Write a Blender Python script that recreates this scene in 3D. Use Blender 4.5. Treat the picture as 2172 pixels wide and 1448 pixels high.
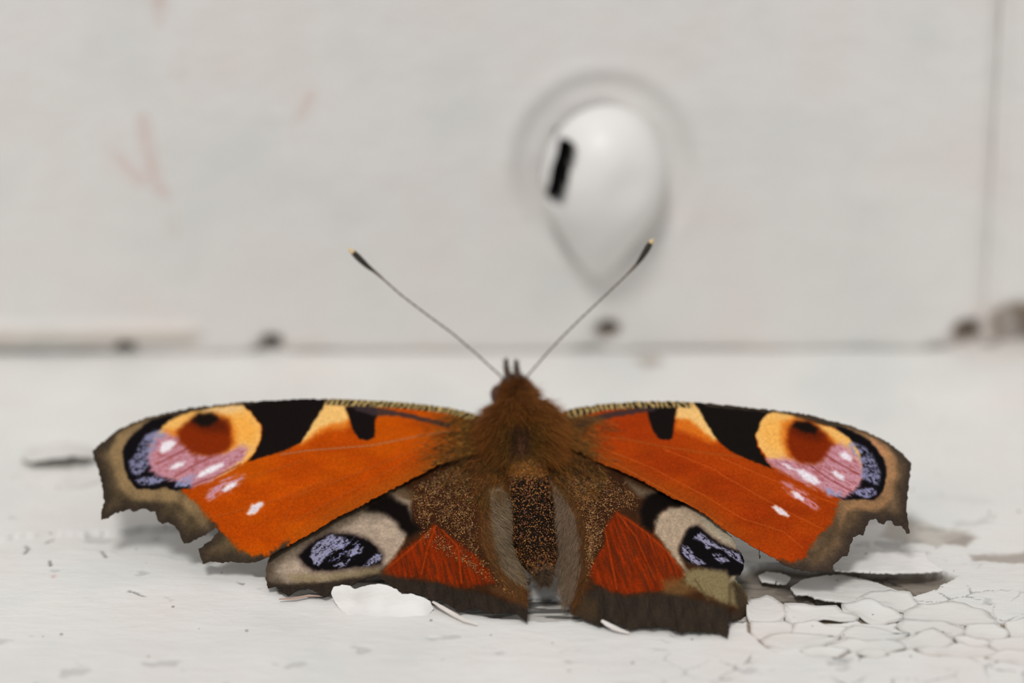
import bpy, math, random
import numpy as np
from mathutils import Vector, Matrix

# ------------------------------------------------------------------ scene, camera, light
# One Blender unit is one centimetre: the butterfly spans about six units.
for o in list(bpy.data.objects):
    bpy.data.objects.remove(o)
scn = bpy.context.scene
scn.unit_settings.system = 'METRIC'
scn.unit_settings.scale_length = 0.01
COL = scn.collection
rng = np.random.default_rng(7)
random.seed(7)

W, H = 2172, 1448
ELEV = math.radians(26.0)          # camera looks 26 degrees down on the sill
FPX = 8920.0                       # focal length in pixels (macro lens)
D0 = 30.5                          # distance to the near edge of the hind wings
FWD = np.array([0, math.cos(ELEV), -math.sin(ELEV)])
UP = np.array([0, math.sin(ELEV), math.cos(ELEV)])
RT = np.array([1.0, 0, 0])


def ray(px, py):
    px = np.asarray(px, float); py = np.asarray(py, float)
    return (FWD + ((px - W / 2) / FPX)[..., None] * RT + ((H / 2 - py) / FPX)[..., None] * UP)


CAM = -ray(1110, 1320) * D0


def at_depth(px, py, s):
    return CAM + ray(px, py) * np.asarray(s, float)[..., None]


def depth_of(px, py, z):
    r = ray(px, py)
    return (np.asarray(z, float) - CAM[2]) / r[..., 2]


def at_z(px, py, z=0.0):
    px = np.asarray(px, float)
    z = np.broadcast_to(np.asarray(z, float), px.shape)
    return at_depth(px, py, depth_of(px, py, z))


def to_px(P):
    q = np.asarray(P) - CAM
    s = q @ FWD
    return W / 2 + FPX * (q @ RT) / s, H / 2 - FPX * (q @ UP) / s


cd = bpy.data.cameras.new('camera')
cam = bpy.data.objects.new('camera', cd)
COL.objects.link(cam)
cam.location = CAM
cam.rotation_euler = (math.pi / 2 - ELEV, 0, 0)
cd.sensor_width = 72.0
cd.lens = 72.0 * FPX / W
cd.clip_start = 0.5
cd.clip_end = 2000
cd.dof.use_dof = True
cd.dof.focus_distance = D0 + 0.32
cd.dof.aperture_fstop = (cd.lens * 1e-3) / (2 * 0.62)   # aperture radius 0.62 cm
cd.dof.aperture_blades = 0
scn.camera = cam

world = bpy.data.worlds.new('world')
scn.world = world
world.use_nodes = True
bg = world.node_tree.nodes['Background']
bg.inputs['Color'].default_value = (0.985, 0.99, 1.0, 1)
bg.inputs['Strength'].default_value = 0.47

# hazy sun from the open sky above the outer side of the sill
sd = bpy.data.lights.new('sun_offscreen', 'SUN')
sun = bpy.data.objects.new('sun_offscreen', sd)
COL.objects.link(sun)
SUN_DIR = Vector((-0.14, -0.50, 0.85)).normalized()
sun.rotation_euler = SUN_DIR.to_track_quat('Z', 'Y').to_euler()
sun.location = SUN_DIR * 400
sd.energy = 1.35
sd.angle = math.radians(12)
sd.color = (1.0, 0.98, 0.96)

vs = scn.view_settings
vs.view_transform = 'Standard'
vs.look = 'None'
vs.exposure = 0.13
vs.gamma = 1.0
vs.use_curve_mapping = False


# ------------------------------------------------------------------ helpers
def s2l(c):
    c = np.clip(np.asarray(c, float) / 255.0, 0, 1)
    return np.where(c <= 0.04045, c / 12.92, ((c + 0.055) / 1.055) ** 2.4)


def hash2(ix, iy, seed):
    ix = ix.astype(np.int64).astype(np.uint64); iy = iy.astype(np.int64).astype(np.uint64)
    h = (ix * np.uint64(374761393) + iy * np.uint64(668265263) + np.uint64(seed * 982451653 + 12345))
    h &= np.uint64(0xFFFFFFFF)
    h = ((h ^ (h >> np.uint64(13))) * np.uint64(1274126177)) & np.uint64(0xFFFFFFFF)
    h ^= (h >> np.uint64(16))
    return (h & np.uint64(0xFFFFFF)).astype(float) / float(0xFFFFFF)


def vnoise(x, y, seed=0):
    x = np.asarray(x, float); y = np.asarray(y, float)
    ix = np.floor(x); iy = np.floor(y)
    fx = x - ix; fy = y - iy
    fx = fx * fx * (3 - 2 * fx); fy = fy * fy * (3 - 2 * fy)
    a = hash2(ix, iy, seed); b = hash2(ix + 1, iy, seed)
    c = hash2(ix, iy + 1, seed); d = hash2(ix + 1, iy + 1, seed)
    return (a * (1 - fx) + b * fx) * (1 - fy) + (c * (1 - fx) + d * fx) * fy


def fbm(x, y, seed=0, n=4):
    t = 0; a = 0.5; s = 0
    for k in range(n):
        t = t + a * vnoise(x * 2 ** k, y * 2 ** k, seed + k * 17); s += a; a *= 0.5
    return t / s


def sstep(a, b, x):
    t = np.clip((x - a) / (b - a), 0, 1)
    return t * t * (3 - 2 * t)


def inside(px, py, poly):
    poly = np.asarray(poly, float)
    r = np.zeros(px.shape, bool)
    n = len(poly)
    for i in range(n):
        x0, y0 = poly[i]; x1, y1 = poly[(i + 1) % n]
        if y0 == y1:
            continue
        c = ((y0 > py) != (y1 > py)) & (px < (x1 - x0) * (py - y0) / (y1 - y0) + x0)
        r ^= c
    return r


def line_dist(px, py, pts, closed=False, nearest=False):
    pts = np.asarray(pts, float)
    best = np.full(px.shape, 1e18)
    bx = np.zeros(px.shape); by = np.zeros(px.shape)
    n = len(pts)
    for i in range(n if closed else n - 1):
        ax, ay = pts[i]; cx, cy = pts[(i + 1) % n]
        dx, dy = cx - ax, cy - ay
        L = dx * dx + dy * dy + 1e-12
        t = np.clip(((px - ax) * dx + (py - ay) * dy) / L, 0, 1)
        qx = ax + t * dx; qy = ay + t * dy
        d = (px - qx) ** 2 + (py - qy) ** 2
        m = d < best
        best = np.where(m, d, best)
        if nearest:
            bx = np.where(m, qx, bx); by = np.where(m, qy, by)
    best = np.sqrt(best)
    return (best, bx, by) if nearest else best


def sdist(px, py, poly):
    d = line_dist(px, py, poly, True)
    return np.where(inside(px, py, poly), d, -d)


def crop(ox, oy, sc):
    return lambda pts: [(ox + x / sc, oy + y / sc) for x, y in pts]


def tps(ctrl):
    c = np.asarray(ctrl, float)
    x, y, v = c[:, 0] / 500, c[:, 1] / 500, c[:, 2]
    n = len(c)
    r2 = (x[:, None] - x) ** 2 + (y[:, None] - y) ** 2
    K = 0.5 * r2 * np.log(r2 + 1e-12) + np.eye(n) * 1e-4
    Pm = np.stack([np.ones(n), x, y], 1)
    A = np.block([[K, Pm], [Pm.T, np.zeros((3, 3))]])
    sol = np.linalg.solve(A, np.concatenate([v, np.zeros(3)]))

    def f(px, py):
        px = np.asarray(px, float) / 500; py = np.asarray(py, float) / 500
        r = sol[n] + sol[n + 1] * px + sol[n + 2] * py
        for i in range(n):
            q = (px - x[i]) ** 2 + (py - y[i]) ** 2
            r = r + sol[i] * 0.5 * q * np.log(q + 1e-12)
        return r
    return f


def mesh_from(name, verts, faces, colors=None, mats=(), smooth=True, mat_idx=None):
    verts = np.asarray(verts, np.float32)
    me = bpy.data.meshes.new(name)
    if isinstance(faces, np.ndarray):
        k = faces.shape[1]
        me.vertices.add(len(verts)); me.vertices.foreach_set('co', verts.ravel())
        me.loops.add(faces.size); me.loops.foreach_set('vertex_index', faces.astype(np.int32).ravel())
        me.polygons.add(len(faces))
        me.polygons.foreach_set('loop_start', np.arange(0, faces.size, k, dtype=np.int32))
        me.polygons.foreach_set('loop_total', np.full(len(faces), k, np.int32))
    else:
        me.from_pydata([tuple(map(float, v)) for v in verts], [], [tuple(map(int, f)) for f in faces])
    for m in mats:
        me.materials.append(m)
    if mat_idx is not None:
        me.polygons.foreach_set('material_index', np.asarray(mat_idx, np.int32))
    me.polygons.foreach_set('use_smooth', np.full(len(me.polygons), smooth))
    me.update(calc_edges=True)
    if colors is not None:
        ca = me.color_attributes.new('pigment', 'FLOAT_COLOR', 'POINT')
        rgba = np.ones((len(verts), 4), np.float32); rgba[:, :3] = colors
        ca.data.foreach_set('color', rgba.ravel())
    me.validate()
    return me


def link(name, me, parent=None, label=None, cat=None, kind=None, group=None):
    o = bpy.data.objects.new(name, me)
    COL.objects.link(o)
    if parent is not None:
        o.parent = parent
        m = parent
        T = Matrix.Identity(4)
        while m is not None:
            T = T @ Matrix.Translation(m.location) if m.type == 'EMPTY' else T
            m = m.parent
        o.matrix_parent_inverse = T.inverted()
    if label: o['label'] = label
    if cat: o['category'] = cat
    if kind: o['kind'] = kind
    if group: o['group'] = group
    return o


# ------------------------------------------------------------------ materials
def new_mat(name, rough=0.6, spec=0.4):
    m = bpy.data.materials.new(name)
    m.use_nodes = True
    b = m.node_tree.nodes['Principled BSDF']
    b.inputs['Roughness'].default_value = rough
    b.inputs['Specular IOR Level'].default_value = spec
    return m, m.node_tree.nodes, m.node_tree.links, b


def attr_mat(name, rough=0.6, spec=0.3, grain_scale=120.0, grain=0.18, bump=0.15, bump_scale=160.0,
             stretch=(1, 1, 1), sheen=0.0, translucent=0.0, bdist=0.01):
    m, N, L, b = new_mat(name, rough, spec)
    a = N.new('ShaderNodeAttribute'); a.attribute_name = 'pigment'
    tc = N.new('ShaderNodeTexCoord'); mp = N.new('ShaderNodeMapping')
    mp.inputs['Scale'].default_value = stretch
    L.new(tc.outputs['Object'], mp.inputs['Vector'])
    nz = N.new('ShaderNodeTexNoise'); nz.inputs['Scale'].default_value = grain_scale
    nz.inputs['Detail'].default_value = 3
    L.new(mp.outputs['Vector'], nz.inputs['Vector'])
    mr = N.new('ShaderNodeMapRange')
    mr.inputs['From Min'].default_value = 0.25; mr.inputs['From Max'].default_value = 0.75
    mr.inputs['To Min'].default_value = 1 - grain; mr.inputs['To Max'].default_value = 1 + grain
    L.new(nz.outputs['Fac'], mr.inputs['Value'])
    mx = N.new('ShaderNodeVectorMath'); mx.operation = 'SCALE'
    L.new(a.outputs['Color'], mx.inputs[0]); L.new(mr.outputs['Result'], mx.inputs['Scale'])
    L.new(mx.outputs['Vector'], b.inputs['Base Color'])
    n2 = N.new('ShaderNodeTexNoise'); n2.inputs['Scale'].default_value = bump_scale
    n2.inputs['Detail'].default_value = 4
    L.new(mp.outputs['Vector'], n2.inputs['Vector'])
    bp = N.new('ShaderNodeBump'); bp.inputs['Strength'].default_value = bump
    bp.inputs['Distance'].default_value = bdist
    L.new(n2.outputs['Fac'], bp.inputs['Height']); L.new(bp.outputs['Normal'], b.inputs['Normal'])
    if sheen:
        b.inputs['Sheen Weight'].default_value = sheen
        b.inputs['Sheen Roughness'].default_value = 0.4
    if translucent:
        b.inputs['Subsurface Weight'].default_value = 0
    return m


def plain_mat(name, rgb, rough=0.6, spec=0.4, var=0.15, scale=40.0):
    m, N, L, b = new_mat(name, rough, spec)
    tc = N.new('ShaderNodeTexCoord')
    nz = N.new('ShaderNodeTexNoise'); nz.inputs['Scale'].default_value = scale
    nz.inputs['Detail'].default_value = 4
    L.new(tc.outputs['Object'], nz.inputs['Vector'])
    cr = N.new('ShaderNodeValToRGB')
    lo = s2l(np.array(rgb) * (1 - var)); hi = s2l(np.minimum(np.array(rgb) * (1 + var), 255))
    cr.color_ramp.elements[0].position = 0.3; cr.color_ramp.elements[0].color = (*lo, 1)
    cr.color_ramp.elements[1].position = 0.7; cr.color_ramp.elements[1].color = (*hi, 1)
    L.new(nz.outputs['Fac'], cr.inputs['Fac']); L.new(cr.outputs['Color'], b.inputs['Base Color'])
    return m


def paint_mat(name, specks=True):
    """Old white gloss paint: pigment attribute, cloudy tints, dirt specks, brush relief."""
    m, N, L, b = new_mat(name, 0.55, 0.35)
    a = N.new('ShaderNodeAttribute'); a.attribute_name = 'pigment'
    tc = N.new('ShaderNodeTexCoord')
    n1 = N.new('ShaderNodeTexNoise'); n1.inputs['Scale'].default_value = 0.9; n1.inputs['Detail'].default_value = 5
    L.new(tc.outputs['Object'], n1.inputs['Vector'])
    cr = N.new('ShaderNodeValToRGB')
    e = cr.color_ramp.elements
    e[0].position = 0.32; e[0].color = (0.93, 0.955, 0.955, 1)
    e[1].position = 0.68; e[1].color = (1.0, 0.965, 0.955, 1)
    mid = cr.color_ramp.elements.new(0.5); mid.color = (1, 1, 1, 1)
    L.new(n1.outputs['Fac'], cr.inputs['Fac'])
    mul = N.new('ShaderNodeMix'); mul.data_type = 'RGBA'; mul.blend_type = 'MULTIPLY'
    mul.inputs['Factor'].default_value = 1.0
    L.new(a.outputs['Color'], mul.inputs['A']); L.new(cr.outputs['Color'], mul.inputs['B'])
    last = mul.outputs['Result']
    if specks:
        mp = N.new('ShaderNodeMapping'); mp.inputs['Scale'].default_value = (1.0, 0.75, 1)
        L.new(tc.outputs['Object'], mp.inputs['Vector'])
        vo = N.new('ShaderNodeTexVoronoi'); vo.inputs['Scale'].default_value = 9.0
        L.new(mp.outputs['Vector'], vo.inputs['Vector'])
        sep = N.new('ShaderNodeSeparateColor'); L.new(vo.outputs['Color'], sep.inputs['Color'])
        lt = N.new('ShaderNodeMath'); lt.operation = 'MULTIPLY'; lt.inputs[1].default_value = 0.13
        pw = N.new('ShaderNodeMath'); pw.operation = 'POWER'; pw.inputs[1].default_value = 3.0
        L.new(sep.outputs['Red'], pw.inputs[0]); L.new(pw.outputs['Value'], lt.inputs[0])
        ls = N.new('ShaderNodeMath'); ls.operation = 'LESS_THAN'
        L.new(vo.outputs['Distance'], ls.inputs[0]); L.new(lt.outputs['Value'], ls.inputs[1])
        fc = N.new('ShaderNodeMath'); fc.operation = 'MULTIPLY'; fc.inputs[1].default_value = 0.6
        L.new(ls.outputs['Value'], fc.inputs[0])
        m2 = N.new('ShaderNodeMix'); m2.data_type = 'RGBA'
        L.new(fc.outputs['Value'], m2.inputs['Factor'])
        L.new(last, m2.inputs['A'])
        m2.inputs['B'].default_value = (*s2l((110, 95, 85)), 1)
        last = m2.outputs['Result']
    L.new(last, b.inputs['Base Color'])
    mp2 = N.new('ShaderNodeMapping'); mp2.inputs['Scale'].default_value = (0.4, 1.0, 1.0)
    L.new(tc.outputs['Object'], mp2.inputs['Vector'])
    n2 = N.new('ShaderNodeTexNoise'); n2.inputs['Scale'].default_value = 14.0; n2.inputs['Detail'].default_value = 7
    n2.inputs['Roughness'].default_value = 0.6
    L.new(mp2.outputs['Vector'], n2.inputs['Vector'])
    bp = N.new('ShaderNodeBump'); bp.inputs['Strength'].default_value = 0.45; bp.inputs['Distance'].default_value = 0.03
    L.new(n2.outputs['Fac'], bp.inputs['Height']); L.new(bp.outputs['Normal'], b.inputs['Normal'])
    return m


M_PAINT = paint_mat('peeling_white_paint')
M_WALLPAINT = paint_mat('white_wall_paint', specks=False)
M_WING = attr_mat('wing_scales', rough=0.85, spec=0.06, grain_scale=60, grain=0.22, bump=0.30, bump_scale=90)
M_UNDER = plain_mat('wing_underside', (48, 40, 36), 0.8, 0.2, 0.3, 30)
M_BODY = attr_mat('body_cuticle', rough=0.9, spec=0.04, grain_scale=40, grain=0.4, bump=0.5, bump_scale=60)
M_HAIR = attr_mat('fine_hair', rough=0.6, spec=0.25, grain_scale=10, grain=0.1, bump=0.0)
M_GOLD = attr_mat('loose_gold_scales', rough=0.38, spec=0.6, grain_scale=20, grain=0.15, bump=0.0)
M_EYE = plain_mat('compound_eye', (62, 34, 28), 0.3, 0.5, 0.25, 60)
M_ANT = plain_mat('antenna_shaft', (92, 78, 66), 0.6, 0.3, 0.25, 60)
M_CLUB = plain_mat('antenna_club', (52, 45, 38), 0.6, 0.3, 0.2, 60)
M_TIP = plain_mat('antenna_tip', (215, 190, 140), 0.6, 0.3, 0.1, 60)
M_PALP = plain_mat('palp_scales', (92, 76, 66), 0.8, 0.2, 0.3, 60)
M_WOOD = plain_mat('bare_wood', (150, 134, 116), 0.9, 0.1, 0.12, 6)
M_SCREW = attr_mat('screw_white_paint', rough=0.42, spec=0.4, grain_scale=4, grain=0.03, bump=0.05, bump_scale=6)
M_SLOT = plain_mat('screw_slot', (10, 9, 8), 0.8, 0.2, 0.2, 10)

# ------------------------------------------------------------------ the sill (floor)
k4 = crop(0, 940, 2.85)
k7f = crop(1540, 1100, 3.437)
WALL_Y = float(at_z(1086, 750)[1])


def ground(pts, z=0.0):
    a = np.array(pts, float)
    return at_z(a[:, 0], a[:, 1], z)[:, :2]


RECESS_R = k7f([(60, 400), (300, 330), (560, 345), (820, 335), (1500, 375), (1700, 420), (1600, 470), (1420, 540),
                (1180, 620), (960, 640), (820, 650), (560, 665), (430, 655), (380, 640), (290, 600), (160, 600)])
PLATE_R = [(1545, 1350), (1570, 1290), (1625, 1272), (1665, 1292), (1790, 1290), (1880, 1262), (1950, 1285),
           (2060, 1300), (2300, 1320), (2300, 1440), (2040, 1410), (1900, 1392), (1700, 1385), (1600, 1375)]
LEDGE_L = [(-400, 1172), (0, 1166), (60, 1162), (120, 1163), (180, 1161), (250, 1168), (330, 1173), (400, 1186),
           (480, 1204), (560, 1222), (620, 1236), (690, 1240), (690, 1100), (560, 1120), (300, 1115), (235, 1128),
           (100, 1128), (0, 1138), (-400, 1140)]
BARE_MID = [(585, 1232), (700, 1215), (1000, 1230), (1125, 1225), (1130, 1265), (1215, 1270), (1240, 1285), (1560, 1290),
            (1600, 1296), (1590, 1312), (1552, 1322), (1540, 1346), (1420, 1334), (1300, 1330), (1240, 1318), (1118, 1318),
            (1000, 1304), (930, 1286), (860, 1262), (690, 1268), (590, 1256)]
CRACKS = [k4([(150, 590), (180, 625), (205, 620)]), k4([(175, 640), (150, 668)]), k4([(610, 655), (632, 690)]),
          k4([(298, 712), (308, 735)]), k4([(270, 575), (320, 562)]), k4([(430, 620), (500, 622)]),
          k4([(780, 885), (880, 915)]), k4([(1430, 830), (1460, 835)])]
SPOTS = [(k4([(230, 235), (300, 230), (350, 240), (320, 262), (250, 265)]), (150, 140, 128)),
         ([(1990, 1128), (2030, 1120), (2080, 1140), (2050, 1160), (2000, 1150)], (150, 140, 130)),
         ([(1330, 755), (1390, 750), (1420, 770), (1370, 785)], (170, 160, 150)),
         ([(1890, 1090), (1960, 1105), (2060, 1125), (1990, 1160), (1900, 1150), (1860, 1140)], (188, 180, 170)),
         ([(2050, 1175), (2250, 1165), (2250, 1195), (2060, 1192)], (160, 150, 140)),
         (k4([(305, 800), (322, 795), (325, 815), (308, 818)]), (190, 110, 95))]


CRAQ = [(1560, 1300), (1900, 1262), (2300, 1280), (2300, 1430), (1700, 1420), (1560, 1385)]


def worley(x, y, seed):
    ix = np.floor(x); iy = np.floor(y)
    f1 = np.full(x.shape, 9.0); f2 = np.full(x.shape, 9.0)
    for i in (-1, 0, 1):
        for j in (-1, 0, 1):
            cx = ix + i; cy = iy + j
            d = np.hypot(cx + hash2(cx, cy, seed) - x, cy + hash2(cx, cy, seed + 1) - y)
            f2 = np.minimum(f2, np.maximum(f1, d)); f1 = np.minimum(f1, d)
    return f1, f2


def axis_steps(segs):
    out = []
    for a, b, d in segs:
        n = max(1, int(round((b - a) / d)))
        out.append(np.linspace(a, b, n, endpoint=False))
    out.append([segs[-1][1]])
    return np.concatenate(out)


def base_z(x, y):
    return 0.02 * (fbm(x * 0.5, y * 0.6, 11) - 0.5) + 0.010 * (fbm(x * 1.2, y * 5, 12) - 0.5)


def build_floor():
    xs = axis_steps([(-14, -4.4, 0.4), (-4.4, 4.6, 0.0125), (4.6, 14, 0.4)])
    ys = axis_steps([(-9, -1.4, 0.25), (-1.4, 1.9, 0.0125), (1.9, WALL_Y + 0.6, 0.045)])
    X, Y = np.meshgrid(xs, ys, indexing='ij')
    x = X.ravel(); y = Y.ravel()
    wx = x + 0.05 * (fbm(x * 5, y * 5, 3) - 0.5) + 0.02 * (fbm(x * 25, y * 25, 4) - 0.5)
    wy = y + 0.09 * (fbm(x * 5, y * 5, 5) - 0.5) + 0.04 * (fbm(x * 25, y * 25, 6) - 0.5)
    z = base_z(x, y) + 0.006 * (fbm(x * 6, y * 14, 13) - 0.5)
    col = np.tile(np.array([230.0, 228, 224]), (len(x), 1))
    tint = fbm(x * 1.1, y * 1.4, 21)[:, None]
    col = col * (0.96 + 0.06 * tint)

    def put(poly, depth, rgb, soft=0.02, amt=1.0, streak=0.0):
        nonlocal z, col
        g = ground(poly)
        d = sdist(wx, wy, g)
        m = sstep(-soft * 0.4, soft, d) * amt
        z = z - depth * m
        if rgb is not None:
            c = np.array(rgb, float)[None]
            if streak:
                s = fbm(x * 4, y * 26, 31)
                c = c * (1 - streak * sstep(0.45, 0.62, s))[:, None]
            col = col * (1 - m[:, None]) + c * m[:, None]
    put(LEDGE_L, 0.045, None)
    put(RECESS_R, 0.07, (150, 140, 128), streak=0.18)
    put(BARE_MID, 0.025, (200, 195, 188), streak=0.5)
    near = (x > 1.2) & (x < 5.0) & (y > -1.2) & (y < 1.2)
    best = np.full(near.sum(), -1.0)
    for pl in PLATES:
        best = np.maximum(best, sdist(x[near], y[near], ground(k7f(pl))))
    m = np.zeros(len(x)); m[near] = sstep(-0.022, -0.006, best)
    z = z - 0.02 * m
    col = col * (1 - m[:, None]) + np.array([146.0, 131, 115]) * m[:, None]
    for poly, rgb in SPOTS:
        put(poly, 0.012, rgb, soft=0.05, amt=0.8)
    # small chips scattered in the near paint
    ch = fbm(x * 3.1, y * 5.2, 41, 5)
    m = sstep(0.70, 0.74, ch) * sstep(2.2, 1.2, y)
    z = z - 0.010 * m
    col = col * (1 - 0.10 * m[:, None])
    # hairline craquelure in front of and behind the plates
    f1, f2 = worley(wx * 3.6, wy * 5.0, 43)
    zone = sstep(-0.8, 0.0, sdist(x, y, ground(CRAQ))) * sstep(0.40, 0.62, fbm(x * 2.2, y * 3.0, 44))
    m = sstep(0.055, 0.01, f2 - f1) * zone
    z = z - 0.012 * m
    col = col * (1 - 0.42 * m[:, None])
    # fine crack network in front of the plates and along the right
    for c in CRACKS:
        d = line_dist(wx, wy, ground(c))
        m = np.exp(-(d / 0.010) ** 2)
        z = z - 0.015 * m
        col = col * (1 - 0.45 * m[:, None])
    nx, ny = len(xs), len(ys)
    idx = np.arange(nx * ny).reshape(nx, ny)
    f = np.stack([idx[:-1, :-1], idx[1:, :-1], idx[1:, 1:], idx[:-1, 1:]], -1).reshape(-1, 4)
    V = np.stack([x, y, z], 1)
    # closed underside so that the sill is a board
    o = len(V)
    B = np.array([[-14, -9, -2.0], [14, -9, -2.0], [14, WALL_Y + 0.6, -2.0], [-14, WALL_Y + 0.6, -2.0]])
    faces = f
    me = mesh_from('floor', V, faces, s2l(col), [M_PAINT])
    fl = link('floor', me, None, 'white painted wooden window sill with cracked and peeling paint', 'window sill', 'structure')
    k = np.array([[0, 3, 2, 1], [0, 1, 5, 4], [1, 2, 6, 5], [2, 3, 7, 6], [3, 0, 4, 7]])
    T = B.copy(); T[:, 2] = -0.14
    bm = mesh_from('board', np.concatenate([B, T]), k, np.tile(s2l((150, 140, 128)), (8, 1)), [M_PAINT], smooth=False)
    link('board', bm, fl)
    return fl


PLATES = [
    [(165, 592), (225, 588), (290, 576), (370, 620), (430, 655), (425, 710), (380, 738), (320, 742), (165, 742)],
    [(438, 664), (560, 664), (700, 652), (785, 652), (845, 690), (920, 712), (950, 738), (820, 757), (600, 762), (490, 762), (436, 742)],
    [(835, 645), (960, 622), (1110, 642), (1245, 692), (1282, 738), (1160, 766), (1000, 758), (968, 735), (925, 692), (855, 682)],
    [(955, 600), (1050, 560), (1180, 527), (1330, 572), (1412, 640), (1300, 685), (1200, 648), (1080, 628)],
    [(320, 757), (485, 775), (465, 826), (320, 836), (240, 866), (170, 818), (165, 755)],
    [(500, 774), (620, 770), (760, 790), (905, 800), (830, 846), (600, 836), (482, 826)],
    [(935, 794), (1080, 804), (1215, 842), (1322, 852), (1180, 880), (950, 870), (865, 856), (850, 848)],
    [(245, 884), (400, 846), (600, 848), (836, 872), (715, 908), (695, 928), (480, 936), (300, 926)],
    [(726, 922), (940, 886), (1175, 898), (1322, 945), (1150, 976), (900, 958), (744, 948)],
    [(1208, 892), (1380, 874), (1500, 822), (1595, 852), (1654, 910), (1500, 936), (1350, 942)],
    [(1290, 768), (1600, 764), (1715, 802), (1742, 830), (1640, 856), (1590, 838), (1500, 812), (1380, 846), (1330, 838), (1245, 792)],
    [(1755, 782), (1950, 772), (2056, 830), (2036, 866), (1900, 862), (1744, 843)],
    [(1646, 872), (1750, 864), (1880, 884), (1944, 902), (1870, 918), (1720, 913)],
    [(1906, 884), (2100, 874), (2230, 880), (2230, 965), (2000, 950), (1936, 930)],
    [(1386, 954), (1600, 944), (1720, 928), (1900, 944), (1992, 980), (1800, 998), (1500, 988)],
    [(965, 988), (1080, 957), (1176, 986), (1100, 1010)],
    [(1428, 642), (1650, 622), (1900, 680), (1972, 758), (1740, 772), (1600, 748), (1305, 742), (1306, 694)],
    [(2010, 760), (2230, 740), (2230, 865), (2100, 866), (2066, 830)],
    [(2010, 962), (2230, 975), (2230, 1060), (2040, 1030), (1900, 1010)],
    [(560, 965), (720, 950), (900, 968), (820, 1000), (640, 1000)],
]


FLOOR = build_floor()

def build_plates():
    for i, pl in enumerate(PLATES):
        g = ground(k7f(pl), 0.0)
        pts = []
        n = len(g)
        for a in range(n):
            p, q = g[a], g[(a + 1) % n]
            m = max(1, int(np.linalg.norm(q - p) / 0.045))
            for t in range(m):
                pts.append(p + (q - p) * t / m)
        pts = np.array(pts)
        c = pts.mean(0)
        j = np.stack([fbm(pts[:, 0] * 9, pts[:, 1] * 9, 61) - 0.5, fbm(pts[:, 0] * 9, pts[:, 1] * 9, 62) - 0.5], 1)
        pts = pts + 0.075 * j
        pts = c + (pts - c) * 1.03
        m = len(pts)
        V = []; F = []
        rngp = np.random.default_rng(100 + i)
        tilt = rngp.normal(0, 0.004, 2) + np.array([0, 0.006])
        back = 1.0 if i in (0, 1, 2, 3) else 0.35
        curl = rngp.uniform(0.02, 0.04) * back
        zb = rngp.uniform(-0.004, 0.004)
        rings = [1.0, 0.8, 0.5, 0.22]
        ang = np.arctan2(pts[:, 1] - c[1], pts[:, 0] - c[0])
        lob = 0.6 + 0.5 * np.cos(ang * 2 + rngp.uniform(0, 6)) + 0.3 * np.sin(ang * 3 + rngp.uniform(0, 6))
        sz = np.abs(pts - c).max(0)
        for rr in rings:
            p = c + (pts - c) * rr
            zz = 0.006 + base_z(p[:, 0], p[:, 1]) + zb + curl * np.maximum(lob, 0) * rr ** 3 + ((p - c) / sz) @ tilt
            V += [np.array([a[0], a[1], b]) for a, b in zip(p, zz)]
        V.append(np.array([c[0], c[1], zb + 0.006 + float(base_z(c[:1], c[1:])[0])]))
        for r in range(len(rings) - 1):
            for a in range(m):
                b = (a + 1) % m
                F.append((r * m + a, r * m + b, (r + 1) * m + b, (r + 1) * m + a))
        r = len(rings) - 1
        for a in range(m):
            F.append((r * m + a, r * m + (a + 1) % m, len(rings) * m))
        o = len(V)
        for a in range(m):
            V.append(V[a] - np.array([0, 0, 0.03]))
        for a in range(m):
            b = (a + 1) % m
            F.append((a, o + a, o + b, b))
        V = np.array(V)
        tone = rngp.uniform(0.97, 1.0)
        colr = np.tile(s2l(np.array([229, 226, 221]) * tone), (len(V), 1))
        colr[o:] = s2l(np.array([229, 226, 221]) * tone)
        # orientation upward
        area = 0.5 * np.sum(pts[:, 0] * np.roll(pts[:, 1], -1) - np.roll(pts[:, 0], -1) * pts[:, 1])
        if area < 0:
            F = [tuple(reversed(f)) for f in F]
        me = mesh_from('paint_plate', V, F, colr, [M_PAINT])
        link('paint_plate', me, FLOOR)


build_plates()


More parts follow.
